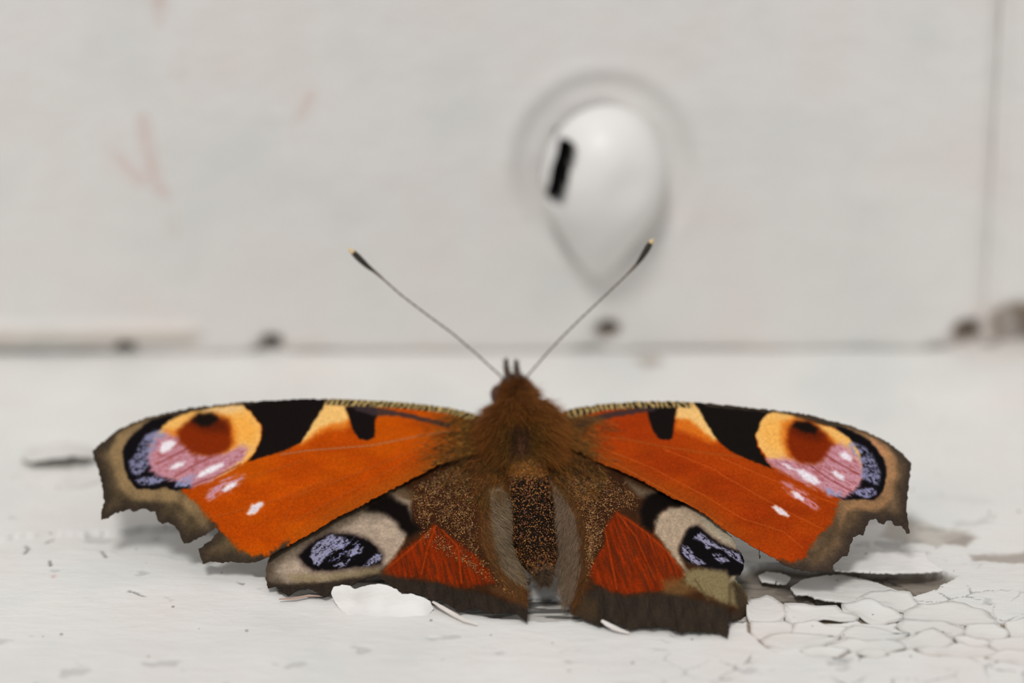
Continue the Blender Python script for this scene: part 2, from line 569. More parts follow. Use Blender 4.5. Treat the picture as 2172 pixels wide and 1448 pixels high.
# ------------------------------------------------------------------ sheets traced on a fitted surface (wings, flakes)
def sheet(name, outline, surf, spacing, color_fn, mats, thickness, wig=None, relief=None, edge_noise=0.0):
    ol = np.array(outline, float)
    if edge_noise:
        # ragged edge: subdivide the outline and jitter it
        pts = []
        n = len(ol)
        for a in range(n):
            p, q = ol[a], ol[(a + 1) % n]
            m = max(1, int(np.linalg.norm(q - p) / 2.5))
            for t in range(m):
                pts.append(p + (q - p) * t / m)
        ol = np.array(pts)
        j = np.stack([fbm(ol[:, 0] / 5, ol[:, 1] / 5, 71, 2) - 0.5, fbm(ol[:, 0] / 5, ol[:, 1] / 5, 72, 2) - 0.5], 1)
        ol = ol + j * edge_noise * 2
    x0, y0 = ol.min(0) - spacing * 2; x1, y1 = ol.max(0) + spacing * 2
    xs = np.arange(x0, x1, spacing); ys = np.arange(y0, y1, spacing)
    X, Y = np.meshgrid(xs, ys, indexing='ij')
    ins = inside(X.ravel(), Y.ravel(), ol).reshape(X.shape)
    cell = ins[:-1, :-1] | ins[1:, :-1] | ins[1:, 1:] | ins[:-1, 1:]
    idx = np.arange(X.size).reshape(X.shape)
    f = np.stack([idx[:-1, :-1], idx[:-1, 1:], idx[1:, 1:], idx[1:, :-1]], -1)[cell]
    used = np.unique(f)
    remap = np.full(X.size, -1); remap[used] = np.arange(len(used))
    f = remap[f]
    px = X.ravel()[used].copy(); py = Y.ravel()[used].copy()
    out = ~ins.ravel()[used]
    _, bx, by = line_dist(px[out], py[out], ol, True, True)
    px[out] = bx; py[out] = by
    s = surf(px, py)
    if relief is not None:
        s = s + relief(px, py)
    V = at_depth(px, py, s)
    col = s2l(color_fn(px, py, V))
    me = mesh_from(name, V, f, col, mats)
    o = bpy.data.objects.new(name, me)
    md = o.modifiers.new('thickness', 'SOLIDIFY')
    md.thickness = thickness; md.offset = -1.0
    if len(mats) > 1:
        md.material_offset = 1; md.material_offset_rim = 0
    return o


def place(o, parent=None, label=None, cat=None, kind=None, group=None):
    n, me = o.name, o.data
    COL.objects.link(o)
    if parent is not None:
        o.parent = parent
        o.matrix_parent_inverse = Matrix.Translation(parent.location).inverted()
    if label: o['label'] = label
    if cat: o['category'] = cat
    if kind: o['kind'] = kind
    if group: o['group'] = group
    return o


def zsurf(ctrl):
    return tps([(x, y, float(depth_of(x, y, z))) for x, y, z in ctrl])


class Paint:
    """Layered pigment: soft-edged, noise-warped regions over a ground colour."""

    def __init__(self, px, py, rgb):
        self.px, self.py = px, py
        self.c = np.tile(np.array(rgb, float), (len(px), 1))
        self.wx = px + 5 * (fbm(px / 9, py / 9, 81, 3) - 0.5)
        self.wy = py + 5 * (fbm(px / 9, py / 9, 82, 3) - 0.5)

    def mix(self, m, rgb):
        rgb = np.array(rgb, float)
        if rgb.ndim == 1:
            rgb = rgb[None]
        m = np.clip(m, 0, 1)[:, None]
        self.c = self.c * (1 - m) + rgb * m

    def region(self, poly, rgb, soft=3.0, amt=1.0, mod=None, warp=True, shift=0.0):
        x, y = (self.wx, self.wy) if warp else (self.px, self.py)
        d = sdist(x, y, poly) + shift
        if mod is not None:
            d = d + mod
        m = sstep(-soft, soft, d) * amt
        self.mix(m, rgb)
        return m

    def line(self, pts, rgb, w=2.0, amt=1.0):
        d = line_dist(self.px, self.py, pts)
        self.mix(np.exp(-(d / w) ** 2) * amt, rgb)

    def streaks(self, ang, ls, lt, seed):
        c, s = math.cos(ang), math.sin(ang)
        u = self.px * c + self.py * s; v = -self.px * s + self.py * c
        return fbm(u / ls, v / lt, seed, 3)


# --- loose flakes of the old paint
def flake_color(rgb):
    def f(px, py, V):
        n = fbm(V[:, 0] * 6, V[:, 1] * 6, 91)[:, None]
        return np.array(rgb, float)[None] * (0.95 + 0.08 * n)
    return f


def flake(name, outline, ctrl, rgb, label, th=0.02, spacing=3.0, en=2.0, group=None):
    o = sheet(name, outline, zsurf(ctrl), spacing, flake_color(rgb), [M_PAINT], th, edge_noise=en)
    return place(o, None, label, 'paint flake', None, group)


k5 = crop(560, 1180, 3.62)
flake('paint_flake', k5([(515, 275), (530, 235), (600, 215), (650, 222), (690, 255), (720, 245), (790, 220), (880, 210), (960, 225),
                         (1020, 250), (1050, 285), (1120, 285), (1200, 305), (1280, 345), (1300, 400), (1250, 470), (1100, 520),
                         (900, 540), (700, 500), (600, 420), (540, 340)]),
      [(702, 1256, 0.10), (726, 1240, 0.15), (750, 1250, 0.14), (800, 1238, 0.17), (842, 1252, 0.14), (880, 1260, 0.11), (914, 1276, 0.06),
       (712, 1280, 0.018), (760, 1290, 0.009), (820, 1300, 0.005), (880, 1304, 0.0), (915, 1292, 0.009), (740, 1306, -0.009), (810, 1325, -0.018), (905, 1310, -0.011)],
      (234, 232, 228), 'bright white lifted paint flake in front of the hind wing with the oval eyespot')
flake('paint_flake', k7f([(770, 330), (850, 275), (960, 255), (1130, 240), (1300, 238), (1450, 245), (1475, 290), (1560, 360),
                          (1590, 372), (1500, 382), (1250, 388), (1080, 382), (900, 372), (790, 365)]),
      [(1765, 1202, 0.07), (1800, 1180, 0.05), (1870, 1171, 0.05), (1960, 1172, 0.05), (2000, 1208, 0.04), (1900, 1212, 0.085), (1830, 1210, 0.09), (1950, 1210, 0.07)],
      (236, 232, 228), 'long white paint flake curling up behind the redder forewing')
flake('paint_flake', k7f([(470, 500), (560, 440), (700, 415), (850, 410), (1010, 440), (1150, 480), (1340, 560), (1100, 602), (930, 604), (780, 592),
                          (650, 572), (600, 548), (510, 545)]),
      [(1680, 1246, 0.0), (1740, 1222, -0.03), (1830, 1226, -0.02), (1925, 1262, 0.0), (1810, 1274, 0.02), (1730, 1265, 0.02)],
      (228, 225, 220), 'flat paint flake lying in the bare hollow beside the cracked plates')
flake('paint_flake', k7f([(235, 410), (300, 385), (400, 395), (470, 430), (440, 465), (330, 460), (250, 445)]),
      [(1608, 1220, -0.02), (1640, 1212, -0.02), (1676, 1226, -0.01), (1650, 1234, 0.0), (1612, 1228, 0.0)],
      (228, 225, 220), 'small pale paint chip in the bare hollow below the redder forewing')
k3l = crop(0, 620, 3.103)
flake('paint_flake', [(20, 1012), (55, 996), (100, 992), (150, 996), (205, 1000), (230, 1012), (180, 1030), (120, 1040), (60, 1034)],
      [(20, 1012, 0.015), (60, 994, 0.03), (110, 990, 0.035), (150, 996, 0.035), (205, 1000, 0.03), (230, 1012, 0.02), (120, 1040, 0.01), (60, 1034, 0.005)],
      (228, 224, 219), 'broad white paint flake lifting off the sill beside the brighter orange wing tip')
flake('paint_flake', [(44, 972), (58, 950), (108, 938), (165, 936), (206, 952), (216, 972), (190, 968), (158, 963), (110, 970), (62, 976)],
      [(44, 972, 0.03), (58, 950, 0.0), (108, 938, -0.01), (165, 936, -0.01), (206, 952, 0.0), (216, 972, 0.03), (158, 963, 0.13), (110, 970, 0.12), (62, 976, 0.08), (190, 968, 0.09)],
      (230, 227, 222), 'white paint flake arching over a dark gap behind the broad flake at the wing tip')


def sliver(pts, zs, w, rgb, label):
    """A thin curled splinter of paint, tapering to both ends."""
    a = np.array(pts, float)
    P = at_z(a[:, 0], a[:, 1], np.array(zs))
    n = len(P)
    V = []; F = []
    for i in range(n):
        t = P[min(i + 1, n - 1)] - P[max(i - 1, 0)]; t /= np.linalg.norm(t)
        side = np.cross(t, [0, 0, 1.0]); side /= np.linalg.norm(side)
        upv = np.cross(side, t)
        k = i / (n - 1)
        ww = w * (0.35 + 0.65 * math.sin(math.pi * min(1, k * 0.9 + 0.1)))
        for s, u in ((-1, 0), (1, 0), (1, -0.5), (-1, -0.5)):
            V.append(P[i] + side * ww * s * 0.5 + upv * (ww * u + 0.01 * (1 - abs(s) * 0)))
    for i in range(n - 1):
        for q in range(4):
            F.append((i * 4 + q, i * 4 + (q + 1) % 4, i * 4 + 4 + (q + 1) % 4, i * 4 + 4 + q))
    F.append((3, 2, 1, 0)); F.append(tuple((n - 1) * 4 + q for q in range(4)))
    me = mesh_from('paint_sliver', V, F, np.tile(s2l(rgb), (len(V), 1)), [M_PAINT], smooth=False)
    link('paint_sliver', me, None, label, 'paint flake')


sliver([(918, 1277), (940, 1290), (962, 1303), (985, 1316), (1012, 1326)], [0.055, 0.045, 0.035, 0.025, 0.012], 0.03, (236, 228, 220),
       'straight thin paint splinter running down from the lifted white flake')
sliver([(1276, 1317), (1288, 1324), (1302, 1331), (1318, 1338), (1334, 1344)], [0.07, 0.06, 0.045, 0.025, 0.01], 0.036, (238, 232, 226),
       'curved white paint splinter poking up under the pleated hind wing edge')
sliver([(592, 1272), (625, 1270), (655, 1264), (690, 1266)], [0.02, 0.02, 0.02, 0.02], 0.02, (190, 160, 145),
       'thin reddish splinter lying under the hind wing with the oval eyespot')

# ------------------------------------------------------------------ wall, trim and screw
SCREW_PX = (1280, 362)


def build_wall():
    yaw = -0.012
    px_edge = 2084
    xr = float(at_z(px_edge, 742)[0]) - 0.0
    xs = axis_steps([(-14, -5, 0.5), (-5, xr - 0.12, 0.05), (xr - 0.12, xr, 0.012)])
    zt = np.concatenate([[0, 0.02, 0.05], np.arange(0.09, 3.6, 0.045), np.arange(3.7, 9, 0.5)])
    gap_pts = [(-600, 0.05), (0, 0.045), (120, 0.04), (240, 0.03), (275, 0.05), (300, 0.0), (420, -0.02), (520, -0.01), (548, 0.05), (572, 0.06), (600, 0.0),
               (700, 0.01), (760, 0.0), (830, -0.01), (960, -0.02), (1200, -0.01), (1250, 0.03), (1280, 0.03), (1310, -0.01), (1500, 0.01), (1700, -0.01),
               (1950, 0.0), (1990, 0.05), (2020, 0.05), (2050, 0.01), (2090, 0.02)]
    gx = np.array([at_z(p, 742)[0] for p, _ in gap_pts]); gz = np.array([g for _, g in gap_pts])
    nx, nz = len(xs), len(zt)
    X, T = np.meshgrid(xs, zt, indexing='ij')
    gap = np.interp(X, gx, gz) + 0.02 * (vnoise(X * 6, X * 0, 5) - 0.5)
    Z = gap + T * (1 - gap / 9)
    x = X.ravel(); z = Z.ravel()
    y = 0.03 * (fbm(x * 0.8, z * 0.8, 51) - 0.5) + 0.012 * (fbm(x * 5, z * 5, 52) - 0.5)
    # rounded lower edge, thick paint bead on the left
    y = y + 0.05 * np.exp(-(T.ravel() / 0.04) ** 2)
    bead = sstep(-2.55, -2.75, x) * np.exp(-((z - 0.21) / 0.08) ** 4)
    y = y - 0.06 * bead
    # rounded right edge
    y = y + 0.07 * np.exp(-((xr - x) / 0.07) ** 2)
    col = np.tile(np.array([229.0, 226, 222]), (len(x), 1))
    kb = (bead * 0.5)[:, None]
    col = col * (1 - kb) + np.array([198, 186, 172.0]) * kb
    sx, sz_ = SCREW_POS[0], SCREW_POS[2]
    r = np.sqrt(((x - sx) / 0.93) ** 2 + ((z - sz_) / 1.05) ** 2)
    y = y + 0.06 * sstep(0.86, 0.66, r) - 0.012 * np.exp(-((r - 0.84) / 0.08) ** 2)
    # faint pink scuffs
    for (ax, ay, bx, by, w) in [(335, -20, 375, 150, 16), (300, 250, 335, 400, 14), (235, 310, 300, 380, 9), (350, 400, 372, 500, 8), (600, 330, 660, 200, 9)]:
        a = wall_hit(ax, ay); b = wall_hit(bx, by)
        d = line_dist(x, z, [(a[0], a[2]), (b[0], b[2])])
        k = (np.exp(-(d / (w * 0.004)) ** 2) * 0.38 * sstep(0.35, 0.65, fbm(x * 5, z * 3, 55)))[:, None]
        col = col * (1 - k) + np.array([205, 165, 155.0]) * k
    # knocked-out holes at the foot, coloured browner inside
    for hx, hz, hr in [(-2.05, 0.08, 0.08), (0.70, 0.18, 0.09), (3.66, 0.13, 0.12), (-3.25, 0.05, 0.07)]:
        d = np.sqrt((x - hx) ** 2 + (z - hz) ** 2)
        y = y + 0.30 * np.exp(-(d / hr) ** 4)
        k = (np.exp(-(d / hr) ** 4) * 0.7)[:, None]
        col = col * (1 - k) + np.array([128, 110, 92.0]) * k
    V = np.stack([x, WALL_Y + y + yaw * x * -1, z], 1)
    idx = np.arange(nx * nz).reshape(nx, nz)
    f = np.stack([idx[:-1, :-1], idx[1:, :-1], idx[1:, 1:], idx[:-1, 1:]], -1).reshape(-1, 4)
    me = mesh_from('wall_back', V, f, s2l(col), [M_WALLPAINT])
    o = bpy.data.objects.new('wall_back', me)
    md = o.modifiers.new('thickness', 'SOLIDIFY'); md.thickness = 0.5; md.offset = -1
    place(o, None, 'white painted window frame board behind the butterfly', 'window frame', 'structure')

    # the neighbouring upright to the right of the joint
    x2 = axis_steps([(xr + 0.001, xr + 0.2, 0.012), (xr + 0.2, 6.5, 0.05), (6.5, 14, 0.5)])
    X, T = np.meshgrid(x2, zt, indexing='ij')
    g2 = np.interp(X, [xr, xr + 0.15, xr + 0.3, xr + 0.5, 14], [0.0, 0.08, 0.13, 0.06, 0.02])
    Z = g2 + T * (1 - g2 / 9)
    x = X.ravel(); z = Z.ravel()
    y = 0.03 * (fbm(x * 0.8, z * 0.8, 53) - 0.5) + 0.012 * (fbm(x * 5, z * 5, 54) - 0.5) - 0.05
    y = y + 0.05 * np.exp(-(T.ravel() / 0.04) ** 2) + 0.10 * np.exp(-((x - xr) / 0.10) ** 2)
    col = np.tile(np.array([229.0, 226, 222]), (len(x), 1))
    d = np.sqrt((x - xr - 0.28) ** 2 + (z - 0.2) ** 2)
    y = y + 0.30 * np.exp(-(d / 0.20) ** 4)
    k = (np.exp(-(d / 0.24) ** 4) * 0.7)[:, None]
    col = col * (1 - k) + np.array([128, 108, 88.0]) * k
    V = np.stack([x, WALL_Y + y + yaw * x * -1, z], 1)
    idx = np.arange(len(x2) * nz).reshape(len(x2), nz)
    f = np.stack([idx[:-1, :-1], idx[1:, :-1], idx[1:, 1:], idx[:-1, 1:]], -1).reshape(-1, 4)
    me = mesh_from('trim_1', V, f, s2l(col), [M_WALLPAINT])
    o = bpy.data.objects.new('trim_1', me)
    md = o.modifiers.new('thickness', 'SOLIDIFY'); md.thickness = 0.5; md.offset = -1
    place(o, None, 'white painted upright board beside the vertical joint', 'window frame', 'structure')
    # added bare wood backing across the void behind the boards
    v = np.array([[-14, WALL_Y + 0.52, -0.2], [14, WALL_Y + 0.52, -0.2], [14, WALL_Y + 0.52, 9], [-14, WALL_Y + 0.52, 9],
                  [-14, WALL_Y + 0.7, -0.2], [14, WALL_Y + 0.7, -0.2], [14, WALL_Y + 0.7, 9], [-14, WALL_Y + 0.7, 9]])
    q = np.array([[0, 1, 2, 3], [5, 4, 7, 6], [4, 0, 3, 7], [1, 5, 6, 2], [3, 2, 6, 7], [4, 5, 1, 0]])
    me = mesh_from('trim_2', v, q, None, [M_WOOD], smooth=False)
    link('trim_2', me, None, 'bare wooden backing behind the gaps under the boards', 'window frame', 'structure')


def wall_hit(px, py):
    r = ray(px, py)
    t = (WALL_Y - CAM[1]) / r[1]
    return CAM + r * t


SCREW_POS = wall_hit(*SCREW_PX)
build_wall()


def build_screw():
    """Round painted screw head: domed polar surface with a real slot sunk in its left side."""
    nr, na = 80, 180
    rr = np.linspace(0.0, 1.0, nr)
    aa = np.linspace(0, 2 * math.pi, na, endpoint=False)
    Rr, Aa = np.meshgrid(rr, aa, indexing='ij')
    lx = Rr * np.cos(Aa); lz = Rr * np.sin(Aa)
    h = 0.46 * (1 - Rr ** 2.6) ** 0.6
    # shallow dimple in the dome
    h = h - 0.04 * np.exp(-(((lx - 0.30) / 0.30) ** 2 + ((lz - 0.10) / 0.38) ** 2))
    # slot
    dslot = line_dist(lx.ravel(), lz.ravel(), [(-0.66, 0.52), (-0.78, 0.20), (-0.84, -0.16)]).reshape(lx.shape)
    slot = sstep(0.13, 0.10, dslot)
    h = h - 0.30 * slot
    # a dried run of paint draws the lower rim out to a blunt point
    dang = np.abs((Aa - math.radians(262) + math.pi) % (2 * math.pi) - math.pi)
    run = np.exp(-(dang / 0.62) ** 2) * Rr ** 3
    X = 0.50 * lx * (1 - 0.06 * run); Zz = 0.60 * lz * (1 + 0.50 * run)
    Y = -h
    P = np.stack([X, Y, Zz], -1).reshape(-1, 3)
    col = np.tile(np.array([[234.0, 232, 229]]), (len(P), 1))
    col = np.where(slot.reshape(-1, 1) > 0.5, np.array([[10.0, 9, 8]]), col)
    # side skirt down to the wall
    sk = P[-na:].copy(); sk[:, 0] *= 0.9; sk[:, 2] *= 0.94; sk[:, 1] = 0.085
    P = np.concatenate([P, sk]); col = np.concatenate([col, col[-na:]])
    idx = np.arange(nr * na).reshape(nr, na)
    F = []; MI = []
    sm = slot.reshape(nr, na)
    for i in range(nr - 1):
        for j in range(na):
            k = (j + 1) % na
            if i == 0:
                F.append((idx[0, 0], idx[1, k], idx[1, j]))
            else:
                F.append((idx[i, j], idx[i, k], idx[i + 1, k], idx[i + 1, j]))
            MI.append(1 if (sm[i, j] + sm[i + 1, k]) > 1.0 else 0)
    o = nr * na
    for j in range(na):
        k = (j + 1) % na
        F.append((idx[nr - 1, j], idx[nr - 1, k], o + k, o + j)); MI.append(0)
    # lean the head a little: top to the left, face turned to the right
    rot = Matrix.Rotation(math.radians(10), 4, 'Z')
    P = np.array([(rot @ Vector(p))[:] for p in P]) + np.array(SCREW_POS) + np.array([0, -0.06, 0])
    F = [tuple(reversed(f)) for f in F]
    me = mesh_from('screw', P, F, s2l(col), [M_SCREW, M_SLOT], mat_idx=MI)
    link('screw', me, None, 'white painted round screw head with a short black slot in the frame board', 'screw')


build_screw()

# ------------------------------------------------------------------ the butterfly
BASE = at_z(1108, 1000, 0.6).copy(); BASE[2] = 0.0
ROOT = bpy.data.objects.new('butterfly', None)
ROOT.location = BASE
COL.objects.link(ROOT)
ROOT['label'] = 'orange butterfly with eyespots resting with spread ragged wings on the sill'
ROOT['category'] = 'butterfly'

c1 = crop(180, 820, 3.62)
c2 = crop(540, 820, 3.62)
c3 = crop(540, 980, 3.62)
c5 = crop(1000, 960, 4.023)
c6 = crop(1160, 820, 3.62)
c7 = crop(1180, 1000, 3.81)
c8 = crop(1500, 820, 3.447)

# --- outlines
LF_OUT = ([(1040, 905), (1018, 881)] + c2([(1500, 160), (1200, 125), (900, 105), (540, 92), (300, 97), (0, 112)]) +
          c1([(1200, 118), (1000, 140), (800, 165), (600, 205), (450, 245), (350, 285), (250, 335), (170, 395), (110, 445), (62, 490),
              (75, 560), (105, 640), (125, 720), (140, 800), (150, 880), (130, 950), (125, 1020), (180, 1005), (230, 965), (300, 955),
              (340, 930), (375, 960), (410, 945), (450, 930), (500, 950), (540, 955), (560, 1030), (590, 1050), (640, 1038), (690, 1070),
              (725, 1110), (735, 1160), (765, 1200), (810, 1195), (850, 1165), (920, 1140), (980, 1100), (1010, 1078), (1027, 1108),
              (990, 1150), (960, 1180), (900, 1225), (870, 1245), (885, 1300), (905, 1355), (960, 1340), (1050, 1350), (1120, 1340),
              (1210, 1350), (1300, 1348), (1400, 1310)]) +
          c2([(110, 1300), (270, 1210), (400, 1140), (520, 1070), (640, 1000), (800, 920), (950, 840), (1100, 760), (1300, 660),
              (1400, 600), (1520, 560), (1650, 520), (1760, 480)]) + [(1050, 945)])
RF_OUT = ([(1165, 905), (1177, 878)] + c6([(220, 160), (400, 135), (700, 115), (1000, 110), (1110, 118), (1400, 140), (1700, 175)]) +
          c8([(700, 195), (900, 245), (1050, 285), (1200, 345), (1330, 410), (1430, 490), (1490, 545), (1490, 600), (1480, 680), (1470, 760),
              (1460, 850), (1460, 930), (1475, 1000), (1480, 1065), (1455, 1065), (1430, 1020), (1400, 1008), (1375, 1015), (1350, 975),
              (1320, 970), (1290, 1000), (1260, 990), (1235, 960), (1190, 970), (1165, 1010), (1150, 1060), (1140, 1088), (1110, 1075),
              (1075, 1095), (1050, 1150), (1030, 1230), (990, 1235), (950, 1280), (920, 1300), (915, 1358), (880, 1348), (820, 1345),
              (770, 1352), (700, 1340), (620, 1325), (560, 1300), (480, 1245), (380, 1190), (270, 1130), (130, 1045)]) +
          c6([(1330, 1075), (1150, 930), (1000, 870), (850, 790), (700, 705), (550, 640), (400, 580), (250, 500), (150, 460), (60, 440)]) + [(1160, 940)])
LH_VIS = c3([(110, 730), (85, 820), (85, 900), (100, 965), (160, 950), (200, 985), (260, 1020), (310, 985), (370, 970), (440, 975), (490, 1000),
             (540, 1038), (590, 990), (650, 950), (750, 940), (850, 890), (940, 872), (1000, 920), (1080, 960), (1150, 1010), (1230, 1005),
             (1300, 1030), (1380, 1055), (1450, 1060), (1510, 1110), (1570, 1152), (1640, 1130), (1700, 1110), (1740, 1132), (1780, 1150),
             (1850, 1160), (1920, 1150), (1990, 1155), (2050, 1190), (2092, 1228), (2097, 1100), (2088, 950), (2075, 850), (2010, 720),
             (1970, 560), (1945, 400), (1950, 280), (1980, 180)])
LH_OUT = LH_VIS + [(1092, 985), (1040, 955), (960, 955), (880, 990), (800, 1030), (700, 1080), (620, 1125), (580, 1155)]
RH_VIS = (c5([(690, 300), (720, 480), (745, 650), (748, 850), (750, 1000), (790, 1080), (830, 1250), (845, 1370)]) +
          c7([(200, 1180), (280, 1220), (350, 1240), (420, 1215), (500, 1225), (550, 1250), (590, 1277), (640, 1265), (690, 1250), (760, 1262),
              (820, 1250), (900, 1252), (960, 1290), (1010, 1307), (1070, 1285), (1150, 1290), (1250, 1292), (1330, 1300), (1382, 1342),
              (1392, 1290), (1392, 1200), (1405, 1195), (1450, 1192), (1500, 1185), (1530, 1150), (1550, 1080), (1540, 1000), (1510, 940),
              (1440, 882), (1440, 866), (1490, 830), (1515, 770), (1520, 720), (1500, 660), (1462, 630), (1450, 580), (1420, 530), (1380, 490), (1325, 440)]))
RH_OUT = RH_VIS + [(1500, 1080), (1430, 1035), (1340, 990), (1260, 955), (1200, 940), (1160, 985)]

# --- fitted wing surfaces (height above the sill at picked points of each wing)
S_LF = zsurf([(1030, 890, 0.82), (1000, 965, 0.70), (860, 853, 0.95), (700, 846, 1.00), (450, 860, 0.93), (300, 890, 0.82), (198, 955, 0.68),
              (215, 1100, 0.34), (330, 1085, 0.40), (430, 1192, 0.15), (560, 1182, 0.19), (660, 1130, 0.36), (760, 1075, 0.50), (880, 1010, 0.66),
              (640, 980, 0.72), (420, 1000, 0.62)])
S_RF = zsurf([(1180, 890, 0.82), (1215, 955, 0.71), (1330, 855, 0.95), (1470, 853, 1.00), (1640, 868, 0.97), (1800, 902, 0.88), (1932, 980, 0.70),
              (1927, 1125, 0.38), (1835, 1125, 0.40), (1765, 1210, 0.25), (1640, 1182, 0.31), (1530, 1118, 0.44), (1430, 1058, 0.57), (1320, 1000, 0.69),
              (1560, 980, 0.74), (1760, 1030, 0.60)])


def behind(surf, pts, dz):
    return [(x, y, float(surf(np.array(float(x)), np.array(float(y)))) + dz) for x, y in pts]


def hind_surf(fore, under, ctrl):
    return tps(behind(fore, under, 0.07) + [(x, y, float(depth_of(x, y, z))) for x, y, z in ctrl])


S_LH = hind_surf(S_LF, [(960, 975), (880, 1008), (760, 1075), (690, 1112), (620, 1150), (700, 1070), (840, 1000)],
                 [(568, 1185, 0.14), (564, 1215, 0.08), (570, 1246, 0.05), (610, 1258, 0.045), (690, 1264, 0.045), (800, 1222, 0.13), (855, 1258, 0.08),
                  (960, 1287, 0.06), (1040, 1298, 0.055), (1117, 1318, 0.035), (1115, 1240, 0.17), (1000, 1230, 0.20), (880, 1200, 0.22), (720, 1190, 0.21),
                  (950, 1120, 0.46), (1000, 1050, 0.62), (1050, 1150, 0.44), (1085, 1150, 0.36), (1075, 1060, 0.56), (1040, 985, 0.68)])


def lobe(px, py):
    """The outer hind-wing margin is folded away behind the crease at its right end."""
    k = sstep(1543, 1552, px) * sstep(1225, 1250, py)
    return 0.10 * k + 0.0012 * np.maximum(px - 1550, 0) * 2


S_RH0 = hind_surf(S_RF, [(1229, 958), (1312, 997), (1395, 1038), (1470, 1075), (1525, 1113), (1400, 1015), (1300, 970)],
                  [(1560, 1155, 0.34), (1576, 1195, 0.28), (1560, 1225, 0.24), (1180, 1060, 0.56), (1186, 1150, 0.38), (1200, 1240, 0.17), (1212, 1300, 0.05),
                   (1270, 1324, 0.035), (1340, 1332, 0.04), (1440, 1340, 0.04), (1540, 1348, 0.03), (1545, 1260, 0.16), (1400, 1262, 0.16), (1280, 1260, 0.17),
                   (1240, 1150, 0.42), (1280, 1060, 0.60), (1400, 1160, 0.38), (1350, 1220, 0.26), (1470, 1180, 0.33), (1580, 1290, 0.10)])
S_RH = lambda px, py: S_RH0(px, py) + lobe(px, py)


def ridge(lines, w, a):
    def f(px, py):
        r = np.zeros(px.shape)
        for l in lines:
            d = line_dist(px, py, l)
            r -= a * np.exp(-(d / w) ** 2)
        return r + 0.006 * (fbm(px / 40, py / 25, 75) - 0.5)
    return f


# --- pigment of the fore wings
def specks(P, seed, thr=0.80):
    return sstep(thr, thr + 0.06, vnoise(P.px / 2.2, P.py / 2.2, seed))


ORANGE_L = (184, 72, 0)  # lighting difference between the two fore wings is put into their colours
ORANGE_R = (162, 55, 4)  # darker and redder: light angle and sheen on this wing painted in
VEIN_LF = [c2([(1500, 340), (1250, 380), (900, 450), (400, 490), (200, 520)]), c2([(1400, 420), (900, 620), (300, 850)]) + c1([(1500, 1100)]),
           c2([(1350, 470), (850, 740), (250, 1060)]), c1([(1700, 560), (1250, 700), (900, 830)]), c1([(1900, 700), (1500, 860), (1000, 1000)])]
VEIN_RF = [c6([(300, 380), (600, 400), (850, 450), (1150, 500), (1500, 540)]), c6([(350, 440), (800, 620), (1200, 830), (1500, 1010)]) + c8([(560, 1060), (700, 1180)]),
           c6([(400, 520), (900, 790), (1350, 1060)]), c6([(900, 480), (1300, 640)]) + c8([(100, 640), (560, 900), (850, 1040)]), c8([(100, 520), (500, 690), (950, 860)])]


def forewing_common(P, Z, costa, edge_poly, margin, base_x, sgn, orange, cst_x):
    px, py = P.px, P.py
    n = fbm(px / 60, py / 30, 33)
    P.c = P.c * (0.88 + 0.24 * n)[:, None]
    n2 = fbm(px / 90, py / 45, 35)
    P.mix(sstep(0.45, 0.75, n2) * 0.45, np.array(orange) * np.array([1.08, 1.22, 1.0]))
    P.mix(sstep(0.55, 0.30, n2) * 0.35, np.array(orange) * np.array([0.90, 0.78, 1.0]))
    P.mix(specks(P, 34, 0.86) * 0.35, np.array(orange) * 0.72)
    P.mix(specks(P, 134, 0.90) * 0.4, np.array(orange) * 1.2 + 10)


def NEAR_EYE(px):
    return np.where((px < 385) | (px > 1790), 1.0, 0.0)


